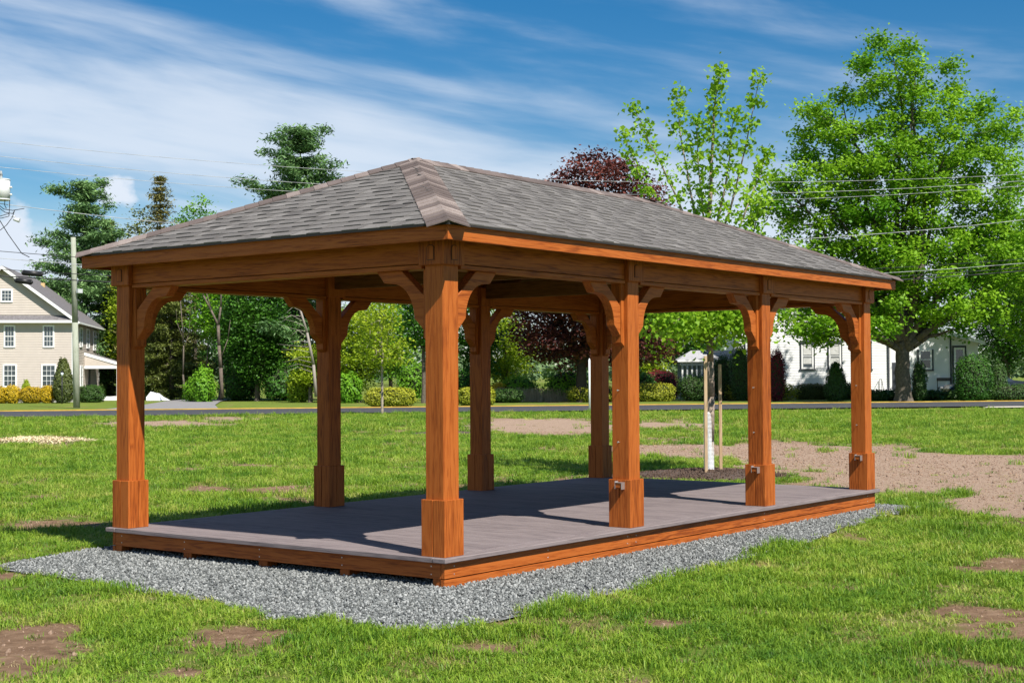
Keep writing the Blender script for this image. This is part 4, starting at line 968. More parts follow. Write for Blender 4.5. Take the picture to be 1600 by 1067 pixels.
# reeds
b = P(830, 99); n = 1600; pr = np.stack([rng.uniform(-2.6, 3.6, n), rng.uniform(-.7, .7, n), np.zeros(n)], -1); hh = rng.uniform(.4, 1.1, n); sd = np.array([.03, 0, 0])
lean_ = rng.normal(0, .15, (n, 3)); lean_[:, 2] = 0
V = np.stack([pr-sd, pr+sd, pr+lean_*hh[:, None]+np.stack([0*hh, 0*hh, hh], -1)], 1).reshape(-1, 3)
link('dry_reeds', fast_mesh('dry_reeds', V, 3, rng.random(n)), L_REED, kind='stuff').location = tuple(b)
bpy.data.objects['dry_reeds'].rotation_euler = (0, 0, YAW-pi/2)
# distant woods
def far_woods():
    C = []
    for k in range(420):
        l = rng.uniform(-260, 260); d = rng.uniform(260, 330); x, y = cam2w(d, l); h = rng.uniform(5, 9.5); r_ = rng.uniform(3, 6)
        q = unit(rng.normal(size=(70, 3)))*np.array([r_, r_, h*.5])*rng.uniform(.75, 1.05, (70, 1))+np.array([x, y, h*.5+1.]); C.append(q)
    C = np.concatenate(C); leaves('distant_woods', C, 1.5, L_FAR, None, kind='stuff')
far_woods()

# ------------------------------------------------------------ the staked young maple
def staked_tree():
    Z = 24.9; b = np.array([MUL[0], MUL[1], .08]); Zt = (np.array([b[0], b[1], 0])-CAM)@Fw
    T = thing('staked_tree', 'young maple with bright green leaves staked in the round mulch bed', 'tree', tuple(b))
    def q(x, y, dz=0.): return at(x, y, Zt+dz)-b
    segs = []; nodes_ = []
    def path(pts, r0, r1, reg=True):
        pts = [np.asarray(p) for p in pts]
        # subdivide
        out = [pts[0]]
        for a, c in zip(pts[:-1], pts[1:]):
            for f in (1/3, 2/3, 1.): out.append(a+(c-a)*f+(rng.normal(0, .012, 3) if f < 1 else 0))
        for k in range(len(out)-1):
            f0, f1 = k/(len(out)-1), (k+1)/(len(out)-1); segs.append((out[k], out[k+1], r0+(r1-r0)*f0, r0+(r1-r0)*f1))
            if reg: nodes_.append((out[k+1], f1))
        return out
    tk = [np.array([0, 0, -.1]), q(1110, 690), q(1111, 620), q(1110, 565), q(1108, 520)]
    segs += [(a, c, .068-.003*k, .065-.003*k) for k, (a, c) in enumerate(zip(tk[:-1], tk[1:]))]
    path([q(1108, 520), q(1106, 430), q(1108, 330), q(1112, 240), q(1116, 170), q(1124, 112)], .055, .006)
    shoots = [((1108, 505), (1060, 470), (1030, 430), (1010, 400), -.3), ((1108, 500), (1150, 465), (1175, 440), (1190, 420), .2), ((1107, 440), (1070, 340), (1030, 250), (992, 172), -.2), ((1107, 430), (1085, 330), (1066, 230), (1058, 146), .3),
              ((1107, 430), (1140, 330), (1165, 230), (1186, 124), -.2), ((1107, 450), (1150, 370), (1180, 290), (1200, 240), .4), ((1107, 470), (1050, 400), (1010, 300), (975, 212), .3), ((1108, 480), (1150, 420), (1178, 360), (1188, 310), -.4),
              ((1108, 515), (1080, 500), (1050, 495), (1022, 500), .3), ((1108, 515), (1140, 500), (1160, 497), (1182, 505), -.3), ((1108, 500), (1105, 470), (1080, 430), (1050, 380), -.8), ((1108, 500), (1115, 470), (1140, 420), (1150, 390), .9),
              ((1108, 430), (1100, 350), (1092, 270), (1088, 190), .6), ((1108, 430), (1120, 350), (1138, 260), (1148, 180), -.6), ((1108, 510), (1090, 480), (1065, 450), (1055, 430), .9), ((1108, 515), (1125, 490), (1148, 492), (1166, 500), .7), ((1108, 515), (1090, 492), (1066, 495), (1052, 505), -.7)]
    for s in shoots:
        path([q(*s[0]), q(*s[1], s[4]*.5), q(*s[2], s[4]), q(*s[3], s[4]*1.3)], .028, .004)
    link('trunk', tubes_mesh('trunk', segs, 7), plain('young_bark', (.24, .19, .15), .9, noise=.4, scale=18, bump=.4), T)
    C = []; tt = []
    for p, f in nodes_:
        hgt = p[2]; dense = 150 if hgt < 3.1 else (110 if hgt < 4.0 else 56)
        sp = .24 if hgt < 3.1 else (.21 if hgt < 4.0 else .095)
        m = int(dense*(.4+.8*f)); C.append(p+rng.normal(0, sp, (m, 3))*np.array([1, 1, .8])); tt.append(np.full(m, .5+rng.normal(0, .15)))
    C = np.concatenate(C); tt = np.concatenate(tt)+rng.normal(0, .18, len(C))
    leaves('crown', C, .075, L_YOUNG, T, tt, aspect=.8, shape=6, up=.3, droop=.5)
    # white corrugated guard and ribs
    W = plain('white_guard', (.82, .83, .84), .5); g = []
    for k in range(44):
        z = .03+k*.022; g += [((0, 0, z), (0, 0, z+.011), .088, .088), ((0, 0, z+.011), (0, 0, z+.022), .079, .079)]
    link('trunk_guard', tubes_mesh('trunk_guard', g, 12), W, T)
    link('guard_strap', tubes_mesh('guard_strap', [((0, 0, 1.98), (0, 0, 2.04), .09, .09)], 12), plain('blue_strap', (.03, .09, .28), .6), T)
    for k, (x, dz, yt) in enumerate(((1103, -.35, 556), (1126, .05, 569))):
        c = at(x, 690, Zt+dz); zt = hz(x, yt, Zt+dz)
        o = box('tree_stake', -.026, .026, -.026, .026, -.3, zt, STAKE, None, .003, label=('wooden stake left of the young maple trunk', 'wooden stake right of the young maple trunk')[k], cat='stake', group='stakes of the young maple')
        o.location = (c[0], c[1], 0); o.rotation_euler = (.0, .012 if k else -.01, YAW)
        d = np.array([c[0], c[1], 0])-b; link('tie_wire', tubes_mesh('tie_wire', [((0, 0, 2.01), (d[0], d[1], 2.03), .006, .006)], 5), METAL, T)
staked_tree()

# ------------------------------------------------------------ houses
def siding_mat(name, col): return plain(name, col, .6, noise=.04, scale=2)
GLASS, nt, b = nodes('window_glass'); b.inputs['Base Color'].default_value = (.035, .05, .06, 1); b.inputs['Roughness'].default_value = .06; b.inputs['Specular IOR Level'].default_value = .9
WHITE = plain('white_trim', (.80, .80, .79), .5); ROOFG = plain('grey_roof_shingle', (.15, .14, .145), .9, noise=.25, scale=7, bump=.5)
BLACK = plain('black_metal', (.015, .015, .017), .45); DARKT = plain('dark_trim', (.035, .04, .05), .6)
BEIGE = siding_mat('beige_siding', (.53, .465, .41)); WSID = siding_mat('white_siding', (.80, .80, .80)); FOUND = plain('foundation', (.35, .34, .32), .9, noise=.2)
CURT = plain('curtain', (.55, .55, .53), .8, noise=.2, scale=3)
def lap(name, poly, mat, T, side=False, lapw=.125, z0=0.):
    """lap siding: sawtooth boards clipped to a convex outline given as rows (z -> (xa, xb))"""
    V = []; F_ = []; zs = np.arange(z0, poly[1], lapw)
    for z in zs:
        z1 = min(z+lapw, poly[1]); a0, b0 = poly[0](z); a1, b1 = poly[0](z1)
        if b0-a0 < .03: continue
        i = len(V); o = .028
        for x, y, zz in ((a0, -o, z), (b0, -o, z), (b1, -.004, z1), (a1, -.004, z1), (a0, 0.004, z), (b0, 0.004, z)):
            V.append((-y, x, zz) if side else (x, y, zz))
        F_ += [(i, i+1, i+2, i+3), (i+4, i+5, i+1, i)]
    me = pyd(name, V, F_); bm = bmesh.new(); bm.from_mesh(me); bm.to_mesh(me); bm.free()
    return link(name, me, mat, T, kind='stuff')
def window(T, x0, x1, z0, z1, side=False, nx=1, nz=1, ft=.09, trim=WHITE, sash=True, head=None, curtain=False, label=None):
    """frame with pane, meeting rail and glazing bars; front face looks to -y, side face to +x"""
    def B(name, a0, a1, d0, d1, c0, c1, m, par):
        return box(name, -d1, -d0, a0, a1, c0, c1, m, par) if side else box(name, a0, a1, d0, d1, c0, c1, m, par)
    bm = bmesh.new()
    def add(a0, a1, d0, d1, c0, c1):
        co = [(-d, a, c) if side else (a, d, c) for a in (a0, a1) for d in (d0, d1) for c in (c0, c1)]; v = [bm.verts.new(p) for p in co]
        for f in ((0, 1, 3, 2), (4, 6, 7, 5), (0, 4, 5, 1), (2, 3, 7, 6), (0, 2, 6, 4), (1, 5, 7, 3)): bm.faces.new([v[i] for i in f])
    add(x0, x0+ft, -.08, .0, z0, z1); add(x1-ft, x1, -.08, .0, z0, z1); add(x0+ft+.001, x1-ft-.001, -.08, 0., z1-ft, z1); add(x0+ft+.001, x1-ft-.001, -.095, 0., z0, z0+ft)
    bmesh.ops.recalc_face_normals(bm, faces=bm.faces[:]); me = bpy.data.meshes.new('window'); bm.to_mesh(me); bm.free(); w = link('window', me, trim, T)
    B('pane', x0+ft+.002, x1-ft-.002, -.04, -.034, z0+ft+.002, z1-ft-.002, GLASS, w)
    if curtain: B('blind', x0+ft+.03, x1-ft-.03, -.047, -.042, (z0+z1)/2+.1, z1-ft-.01, CURT, w); B('blind', x0+ft+.03, x1-ft-.03, -.047, -.042, z0+ft+.25, (z0+z1)/2-.12, CURT, w)
    zm = (z0+z1)/2
    if sash: B('meeting_rail', x0+ft+.001, x1-ft-.001, -.066, -.05, zm-.03, zm+.03, WHITE, w)
    for k in range(1, nx):
        x = x0+ft+(x1-x0-2*ft)*k/nx; B('glazing_bar', x-.013, x+.013, -.06, -.049, z0+ft+.003, z1-ft-.003, WHITE, w)
    for k in range(1, nz):
        z = z0+ft+(z1-z0-2*ft)*k/nz
        if sash and abs(z-zm) < .05: continue
        B('glazing_bar', x0+ft+.003, x1-ft-.003, -.058, -.0485, z-.013, z+.013, WHITE, w)
    if head: B('window_head', x0-.1, x1+.1, -.13, -.0, z1+.002, z1+head, DARKT, w)
    return w
def frame_of(o, ex):
    ex = np.append(np.asarray(ex)/np.linalg.norm(ex), 0.); ey = np.array([-ex[1], ex[0], 0.]); return o, ex, ey
def fpt(fr, x, y):      # photo pixel -> (x, z) on the facade plane y=0
    o, ex, ey = fr; d = ray(x, y); t = ((o-CAM)@ey)/(d@ey); p = CAM+d*t-o; return p@ex, p[2]
def spt(fr, x, y):      # photo pixel -> (y, z) on the side plane x=0
    o, ex, ey = fr; d = ray(x, y); t = ((o-CAM)@ex)/(d@ex); p = CAM+d*t-o; return p@ey, p[2]
def left_house():
    o = P(113.5, 108.5); fr = frame_of(o, RH*.987+FH*.157); ex = fr[1]; rz = math.atan2(ex[1], ex[0])
    T = thing('beige_house', 'two storey beige clapboard house with white trim at the left edge', 'house', tuple(o), rz)
    EH = fpt(fr, 113, 499)[1]; hw = 5.05; PK = fpt(fr, 8, 420)[1]; D = 15.5; W2 = 2*hw
    box('wall', -W2, 0, 0.006, D, -.1, EH, BEIGE, T)
    prism('gable_wall', [(-W2, EH+.001), (0, EH+.001), (-hw, PK)], 'y', .0065, D-.01, BEIGE, T)
    lap('siding', (lambda z: (-W2+.06, -.06), EH-.22), BEIGE, T, z0=.4); lap('siding', (lambda z: (.06, D), EH-.05), BEIGE, T, True, z0=.4)
    sl = (PK-EH)/hw
    lap('gable_siding', (lambda z: (-W2+(z-EH)/sl+.05, -(z-EH)/sl-.05), PK-.1), BEIGE, T, z0=EH+.35)
    box('foundation', -W2-.01, .034, -.034, D, -.1, .4, FOUND, T)
    for x in (-W2, 0): box('corner_board', x-.07, x+.045, -.045, .07, .401, EH-.2, WHITE, T)
    box('corner_board', -.05, .045, D-.1, D+.03, .401, EH-.2, WHITE, T)
    # roof slabs
    ov = .45; th = .16
    for s in (1, -1):
        xe = -hw+s*(hw+ov); ze = EH-ov*sl+.05; zr = PK+.05; V = []
        for y in (-ov, D+ov): V += [(-hw+s*.003, y, zr), (xe, y, ze), (xe, y, ze+th), (-hw+s*.003, y, zr+th)]
        me = pyd('roof', V, [(0, 1, 2, 3), (7, 6, 5, 4), (0, 4, 5, 1), (1, 5, 6, 2), (2, 6, 7, 3), (3, 7, 4, 0)]); bm = bmesh.new(); bm.from_mesh(me); bmesh.ops.recalc_face_normals(bm, faces=bm.faces[:]); bm.to_mesh(me); bm.free()
        rf = link('roof', me, ROOFG, T)
        V = []
        for y in (-ov-.03, -ov-.002): V += [(-hw+s*.003, y, zr-.12), (xe+s*.02, y, ze-.12), (xe+s*.02, y, ze+th-.02), (-hw+s*.003, y, zr+th-.02)]
        me = pyd('rake_board', V, [(0, 1, 2, 3), (7, 6, 5, 4), (0, 4, 5, 1), (1, 5, 6, 2), (2, 6, 7, 3), (3, 7, 4, 0)]); link('rake_board', me, WHITE, rf)
        box('gutter', min(xe, xe+s*.1), max(xe, xe+s*.1), -ov+.01, D+ov, ze-.04, ze+.1, WHITE, rf)
    # skirt roof between the storeys of the gable
    V = []
    for x in (-W2-.4, .42): V += [(x, -.5, EH-.12), (x, .02, EH+.30), (x, .02, EH-.12)]
    link('skirt_roof', pyd('skirt_roof', V, [(0, 1, 2), (5, 4, 3), (0, 3, 4, 1), (0, 2, 5, 3)]), ROOFG, T); box('skirt_fascia', -W2-.42, .44, -.55, -.502, EH-.28, EH-.09, WHITE, T)
    box('soffit', -W2-.4, .42, -.50, -.03, EH-.16, EH-.125, WHITE, T)
    for a, b_, c, d, nx, nz in ((6, 24, 508, 543, 3, 4), (67, 85, 508, 543, 3, 4), (4.5, 26.5, 569, 605, 3, 4), (64.5, 88, 569, 605, 3, 4), (1, 20, 452, 472.5, 3, 3), (-45, -27, 508, 543, 3, 4), (-47, -25, 569, 605, 3, 4)):
        x0, z1 = fpt(fr, a, c); x1, z0 = fpt(fr, b_, d); window(T, x0, x1, z0, z1, nx=nx, nz=nz, sash=nz == 4, ft=.11)
    for a, b_, c, d in ((124, 128, 511, 543), (134.7, 139, 513, 545), (145, 148.6, 516, 548), (149.2, 152.8, 516.5, 548), (124.5, 128.3, 571, 604)):
        y0, z1 = spt(fr, a, c); y1, z0 = spt(fr, b_, d); window(T, y0, y1, z0, z1, side=True, nx=2, nz=4, ft=.12)
    # porch on the side
    y0, zt = spt(fr, 131, 551); y1 = min(y0+6.5, D-.3); pw = 2.5; zlow = zt-.85
    V = []
    for y in (y0, y1): V += [(.03, y, zt), (pw+.3, y, zlow), (pw+.3, y, zlow-.14), (.03, y, zt-.14)]
    link('porch_roof', pyd('porch_roof', V, [(0, 1, 2, 3), (7, 6, 5, 4), (0, 4, 5, 1), (1, 5, 6, 2), (2, 6, 7, 3), (3, 7, 4, 0)]), ROOFG, T)
    V = []
    for y in (y0-.03, y0-.002): V += [(.03, y, zt+.02), (pw+.35, y, zlow+.02), (pw+.35, y, zlow-.22), (.03, y, zt-.22)]
    link('porch_rake', pyd('porch_rake', V, [(0, 1, 2, 3), (7, 6, 5, 4), (0, 4, 5, 1), (1, 5, 6, 2), (2, 6, 7, 3), (3, 7, 4, 0)]), WHITE, T)
    V = []
    for y in (y0+.02, y0+.06): V += [(.04, y, zt-.2), (pw+.1, y, zlow-.2), (.04, y, zlow-.2)]
    link('porch_gable', pyd('porch_gable', V, [(0, 1, 2), (5, 4, 3), (0, 3, 4, 1), (1, 4, 5, 2), (2, 5, 3, 0)]), BEIGE, T)
    box('porch_beam', .04, pw+.2, y0+.0, y0+.14, zlow-.42, zlow-.201, WHITE, T); box('porch_beam', pw+.02, pw+.2, y0+.15, y1, zlow-.42, zlow-.15, WHITE, T)
    for y in (y0+.08, y0+3.2, y1-.12): box('porch_column', pw+.02, pw+.18, y-.08, y+.08, .301, zlow-.421, WHITE, T)
    box('porch_floor', .04, pw+.35, y0-.1, y1+.1, 0, .3, WHITE, T)
    box('door', -.02, .06, y0+2.6, y0+3.6, .4, 2.5, DARKT, T)
    bx = box('dormer_vent', -hw+.9, -hw+1.2, D-4, D-3.7, PK-.9, PK-.3, plain('vent_brass', (.6, .42, .2), .5), T)
left_house()

def white_house():
    o = P(1392, 106.); fr = frame_of(o, RH*.998-FH*.06); ex = fr[1]; rz = math.atan2(ex[1], ex[0])
    T = thing('white_house', 'white farmhouse with dark window surrounds behind the big maple', 'house', tuple(o), rz)
    xl = fpt(fr, 1150, 560)[0]; EH = 7.5; D = 8.
    box('wall', xl, 0, .006, D, -.1, EH, WSID, T); lap('siding', (lambda z: (xl+.05, -.05), EH-.1), WSID, T, z0=.45, lapw=.12)
    box('foundation', xl-.01, .02, -.034, D, -.1, .44, FOUND, T)
    for x in (xl, 0): box('corner_board', x-.07, x+.07, -.045, .04, .45, EH-.1, WHITE, T)
    box('downpipe', -.22, -.13, -.13, -.05, .3, EH-.1, DARKT, T)
    V = []
    for x in (xl-.4, .4): V += [(x, -.5, EH-.15), (x, D/2, EH+2.6), (x, D+.5, EH-.15), (x, D+.5, EH-.28), (x, -.5, EH-.28)]
    link('roof', pyd('roof', V, [(0, 1, 2, 3, 4), (9, 8, 7, 6, 5), (0, 5, 6, 1), (1, 6, 7, 2), (2, 7, 8, 3), (3, 8, 9, 4), (4, 9, 5, 0)]), ROOFG, T)
    box('eave_board', xl-.4, .4, -.54, -.503, EH-.34, EH-.12, WHITE, T)
    for a, b_, c, d in ((1250, 1273, 537, 577.5), (1293, 1316, 537, 577.5), (1250, 1273, 470, 504), (1293, 1316, 470, 504), (1340, 1362, 537, 577.5), (1163, 1172, 533, 577.5), (1340, 1362, 470, 504)):
        x0, z1 = fpt(fr, a, c); x1, z0 = fpt(fr, b_, d)
        window(T, x0+.08, x1-.08, z0+.06, z1, nx=1, nz=1, ft=.12, head=.22, curtain=True)
        w = T.children[-1]
        for q0, q1 in ((x0-.01, x0+.078), (x1-.078, x1+.01)): box('window_surround', q0, q1, -.075, -.031, z0-.02, z1+.0, DARKT, w)
        box('window_sill', x0-.08, x1+.08, -.12, -.031, z0-.04, z0+.055, DARKT, w)
    # lower wing to the right
    xr = fpt(fr, 1534, 560)[0]; zr = fpt(fr, 1534, 535)[1]; zm = zr+(xr)*.27
    prism('wing_wall', [(.08, -.1), (xr, -.1), (xr, zr), (.08, zm)], 'y', 1.0, 6., WSID, T)
    prism('wing_roof', [(.08, zm+.02), (xr+.4, zr-.08), (xr+.4, zr+.08), (.08, zm+.2)], 'y', .6, 6.4, ROOFG, T)
    prism('wing_rake', [(.08, zm-.05), (xr+.42, zr-.17), (xr+.42, zr+.1), (.08, zm+.22)], 'y', .55, .598, WHITE, T)
    xa = fpt(fr, 1490.6, 560)[0]; box('trim_post', xa-.05, xa+.05, .93, .998, .0, zr+(xr-xa)*.27-.1, DARKT, T)
    for a, b_, c, d in ((1440, 1461, 546, 577),):
        x0, z1 = fpt(fr, a, c); x1, z0 = fpt(fr, b_, d); w = window(T, x0, x1, z0, z1, ft=.12, trim=WHITE, curtain=False); w.location = (0, .995, 0)
        for q0, q1 in ((x0-.11, x0-.003), (x1+.003, x1+.11)): box('window_surround', q0, q1, -.09, -.001, z0-.02, z1+.02, DARKT, w)
        box('window_sill', x0-.13, x1+.13, -.13, -.001, z0-.12, z0-.022, DARKT, w)
    x0, z1 = fpt(fr, 1493.5, 541); x1, _ = fpt(fr, 1514, 541); w = window(T, x0+.08, x1-.08, .5, z1-.08, ft=.14, trim=WHITE, sash=False); w.location = (0, .995, 0)
    for q0, q1 in ((x0-.03, x0+.077), (x1-.077, x1+.03)): box('door_surround', q0, q1, -.09, -.001, .4, z1+.02, DARKT, w)
    box('door_surround', x0-.03, x1+.03, -.1, -.0, z1-.078, z1+.06, DARKT, w)
    # stoop with thin handrails
    xs = fpt(fr, 1392, 590)[0]; box('stoop', xs-.9, xs+.9, -1.0, -.04, -.05, .45, FOUND, T); box('stoop_step', xs-.7, xs+.7, -1.35, -1.001, -.05, .22, FOUND, T)
    box('stoop_door', xs-.5+.55, xs+.95, .93, .998, .45, 2.6, DARKT, T)
    seg = []
    for q in (xs-.85, xs+.85):
        seg += [((q, -.95, .45), (q, -.95, 1.35), .02, .02), ((q, -.1, .45), (q, -.1, 1.35), .02, .02), ((q, -.95, 1.35), (q, -.1, 1.35), .02, .02), ((q, -.95, 1.35), (q, -1.6, .6), .02, .02)]
    link('handrail', tubes_mesh('handrail', seg, 6), BLACK, T)
    # small columned porch at the left end
    fo = P(1064, 108); f2 = frame_of(fo, RH)
    Q = thing('white_porch', 'small white columned porch with grey roof left of the staked tree', 'porch', tuple(fo), math.atan2(RH[1], RH[0]))
    zt = f2 and fpt(f2, 1064, 563)[1]; wd = 4.1
    box('floor', -.1, wd, -.1, 3., -.05, .3, FOUND, Q); box('back_wall', 0, wd, 2.2, 2.3, .301, zt-.1, plain('porch_blue_shade', (.30, .36, .44), .7), Q)  # shade inside the porch is put into the blue wall colour
    for k in range(6):
        x = .12+k*.36; box('column', x-.06, x+.06, 0., .12, .301, zt-.4, WHITE, Q)
    box('lintel', -.05, wd, -.03, .15, zt-.399, zt, WHITE, Q)
    V = [(-.3, -.35, zt), (wd, -.35, zt), (wd, 2.6, zt), (-.3, 2.6, zt), (.9, 1.1, zt+.75), (wd, 1.1, zt+.75)]
    link('roof', pyd('roof', V, [(0, 1, 5, 4), (1, 2, 5), (2, 3, 4, 5), (3, 0, 4), (3, 2, 1, 0)]), plain('pale_grey_roof', (.34, .34, .36), .9, noise=.15), Q)
    box('fascia', -.32, wd, -.39, -.352, zt-.12, zt+.04, WHITE, Q)
    # bench against the wing wall
    xb0 = fpt(fr, 1466, 590)[0]; xb1 = fpt(fr, 1489, 590)[0]; p = o+fr[1]*((xb0+xb1)/2)+fr[2]*.5; hwid = (xb1-xb0)/2
    Bn = thing('bench', 'dark wooden bench against the white house wall', 'bench', tuple(p), rz); DW = plain('dark_bench_wood', (.05, .03, .022), .6, noise=.3)
    box('seat', -hwid, hwid, -.4, 0, .72, .77, DW, Bn, .005)
    for z in (1.22, 1.34): box('back_slat', -hwid, hwid, .0, .03, z, z+.11, DW, Bn, .004)
    for x in (-hwid+.06, hwid-.06):
        for y in (-.37, -.02): box('leg', x-.025, x+.025, y-.02, y+.02, -.02, .719, BLACK, Bn)
        box('back_support', x-.025, x+.025, .031, .06, .5, 1.45, BLACK, Bn)
white_house()

# ------------------------------------------------------------ parked car
def car():
    p = P(1537, 98); rz = math.atan2(RH[1], RH[0])
    T = thing('parked_car', 'dark grey parked car with red tail light at the right edge', 'car', tuple(p), rz)
    PAINT = plain('car_paint', (.035, .045, .065), .25, metal=.4)
    prof = [(-2.2, .35), (-2.25, .62), (-2.0, .82), (-1.05, .95), (-.45, 1.40), (.75, 1.44), (1.45, 1.08), (2.1, 1.0), (2.22, .78), (2.2, .35)]
    T.scale = (1.18, 1.18, 1.2)
    def hull(pf, w0, inset):
        V = []; n = len(pf)
        for y, k in ((-w0, 0), (-w0+.1, 1), (w0-.1, 1), (w0, 0)):
            for x, z in pf:
                V.append((x, y*(1-.16*max(0, (z-.95)/.5)), z if k or z < .5 else z-.05))
        F_ = [tuple(range(n)), tuple(range(4*n-1, 3*n-1, -1))]
        for s in range(3): F_ += [(s*n+i, s*n+(i+1) % n, (s+1)*n+(i+1) % n, (s+1)*n+i) for i in range(n)]
        me = pyd('body', V, F_); bm = bmesh.new(); bm.from_mesh(me); bmesh.ops.recalc_face_normals(bm, faces=bm.faces[:]); bm.to_mesh(me); bm.free(); return me
    link('body', hull(prof, .88, 0), PAINT, T)
    for s in (-1, 1):
        for pf in ([(-.95, .98), (-.42, 1.34), (.12, 1.36), (.12, .98)], [(.18, .98), (.18, 1.36), (.72, 1.37), (1.25, 1.08), (1.2, .98)]):
            V = []
            for d in (0, .012): V += [(x, s*(.886-(.16*.88)*max(0, (z-.95)/.5)+d), z) for x, z in pf]
            n = len(pf); me = pyd('side_window', V, [tuple(range(n)), tuple(range(2*n-1, n-1, -1))]+[(i, n+i, n+(i+1) % n, (i+1) % n) for i in range(n)]); link('side_window', me, GLASS, T)
        for x in (-1.35, 1.35):
            y = s*.80; wl = link('wheel', tubes_mesh('wheel', [((x, y, .31), (x, y+s*.1, .31), .31, .31)], 18), BLACK, T)
            link('rim', tubes_mesh('rim', [((x, y+s*.101, .31), (x, y+s*.108, .31), .2, .2)], 14), METAL, wl)
        box('tail_light', 2.02, 2.235, min(s*.55, s*.885), max(s*.55, s*.885), .80, .95, plain('tail_red', (.5, .01, .015), .3), T)
        box('headlight', -2.245, -2.0, min(s*.5, s*.86), max(s*.5, s*.86), .62, .74, plain('headlight', (.7, .7, .7), .2), T)
car()
# ------------------------------------------------------------ white tarpaulin, lamp post, marker post
def tarp():
    b = P(245, 114); T = None; s = 114/FPX
    prof = [(-16, 0), (-15, 7), (-9, 12.5), (-3, 13), (3, 10), (9, 6), (18, 1), (20, 0)]; V = []; F_ = []; n = len(prof)
    rows = 6
    for r_ in range(rows):
        f = r_/(rows-1)*2-1; k = math.sqrt(max(0., 1-f*f))
        for i, (x, z) in enumerate(prof): V.append((x*s*(.75+.25*k), f*.8, max(-.02, z*s*k*(1+.12*sin(i*2.1+r_*1.7)))))
    for r_ in range(rows-1): F_ += [(r_*n+i, r_*n+i+1, (r_+1)*n+i+1, (r_+1)*n+i) for i in range(n-1)]
    me = pyd('white_tarpaulin', V, F_)
    o = link('white_tarpaulin', me, plain('white_plastic', (.82, .84, .88), .35, bump=.4, scale=4), label='crumpled white tarpaulin heap on the grass beside the driveway', cat='tarpaulin'); o.location = tuple(b); o.rotation_euler = (0, 0, YAW-pi/2)
tarp()
b = P(97, 101.5); T = thing('lamp_post', 'short black lantern post before the egg-shaped evergreen', 'lamp post', tuple(b)); zt = hz(97, 580, 101.5)
link('post', tubes_mesh('post', [((0, 0, -.1), (0, 0, zt-.35), .045, .04)], 8), BLACK, T); link('lantern', tubes_mesh('lantern', [((0, 0, zt-.34), (0, 0, zt-.08), .07, .12)], 6), plain('lantern_glass', (.6, .65, .7), .2), T); link('lantern_cap', tubes_mesh('lantern_cap', [((0, 0, zt-.079), (0, 0, zt+.04), .14, .02)], 6), BLACK, T)
b = P(921, 68); o = link('marker_post', tubes_mesh('marker_post', [((0, 0, -.1), (0, 0, hz(921, 562, 68)), .045, .045), ((0, 0, hz(921, 562, 68)), (0, 0, hz(921, 560, 68)), .045, .02)], 8), WHITE, label='thin white post showing left of the third back post', cat='post'); o.location = tuple(b)

# ------------------------------------------------------------ utility poles and wires
def poles():
    b = P(120, 86); zt = hz(116, 371, 86)
    T = thing('utility_pole', 'weathered wooden utility pole in front of the beige house', 'utility pole', tuple(b))
    top = at(114.5, 371, 86)-b
    link('pole', tubes_mesh('pole', [((0, 0, -.2), top*.5, .20, .175), (top*.5, top, .175, .145)], 12), POLE, T)
    q = at(120, 455, 86)-b; box('junction_box', q[0]-.16, q[0]+.16, q[1]-.35, q[1]-.15, q[2]-.12, q[2]+.12, plain('grey_box', (.5, .52, .52), .5), T)
    Zt = 66.; b2 = P(-22, Zt); T2 = thing('utility_pole', 'utility pole with pale transformer can at the left edge', 'utility pole', tuple(b2)); zt2 = hz(-22, 225, Zt)
    link('pole', tubes_mesh('pole', [((0, 0, -.2), (0, 0, zt2), .17, .13)], 12), POLE, T2)
    CAN = plain('transformer_paint', (.62, .64, .63), .45); c = at(3, 297, Zt)-b2; h = .45
    cn = link('transformer', tubes_mesh('transformer', [(c+np.array([0, 0, -h]), c+np.array([0, 0, h]), .36, .36), (c+np.array([0, 0, h]), c+np.array([0, 0, h+.05]), .38, .34), (c+np.array([0, 0, -h-.03]), c+np.array([0, 0, -h+.03]), .37, .37)], 20), CAN, T2)
    link('bushing', tubes_mesh('bushing', [(c+np.array([-.05, 0, h+.04]), c+np.array([-.05, 0, h+.2]), .05, .07), (c+np.array([-.05, 0, h+.2]), c+np.array([-.05, 0, h+.42]), .08, .04)], 10), plain('porcelain_grey', (.3, .32, .33), .3), cn)
    for k in (-.22, .12): link('terminal', tubes_mesh('terminal', [(c+RH3*.36+np.array([0, 0, k]), c+RH3*.46+np.array([0, 0, k]), .05, .05)], 8), CAN, cn)
    m = (b2*0+c)/1.; link('mount_arm', tubes_mesh('mount_arm', [((0, 0, c[2]-.2), c+np.array([0, 0, -.2])-RH3*.3, .04, .04), ((0, 0, c[2]+.25), c+np.array([0, 0, .25])-RH3*.3, .04, .04)], 6), METAL, T2)
    # loose drop leads under the can
    def pts(*a): return [at(x, y, Zt)-b2 for x, y in a]
    for L in (pts((8, 312), (7, 320), (10, 326)), pts((15, 312), (15, 322), (14, 338), (2, 341), (-20, 343)), pts((-5, 318), (6, 327), (20, 329), (38, 326)), pts((-6, 322), (8, 332), (20, 334), (23, 329), (19, 340), (10, 352), (0, 360)), pts((-20, 335), (0, 338), (14, 334))):
        link('lead', tubes_mesh('lead', [(a, c_, .017, .017) for a, c_ in zip(L[:-1], L[1:])], 5), BLACK, T2)
    L = pts((18, 339), (23, 338), (26, 343)); link('street_light_arm', tubes_mesh('street_light_arm', [(a, c_, .02, .02) for a, c_ in zip(L[:-1], L[1:])], 6), METAL, T2)
    a = at(21, 343, Zt)-b2; link('street_light_head', tubes_mesh('street_light_head', [(a, a+RH3*.28+np.array([0, 0, -.05]), .05, .11)], 8), CAN, T2)
    return b2
RH3 = np.array([RH[0], RH[1], 0.])
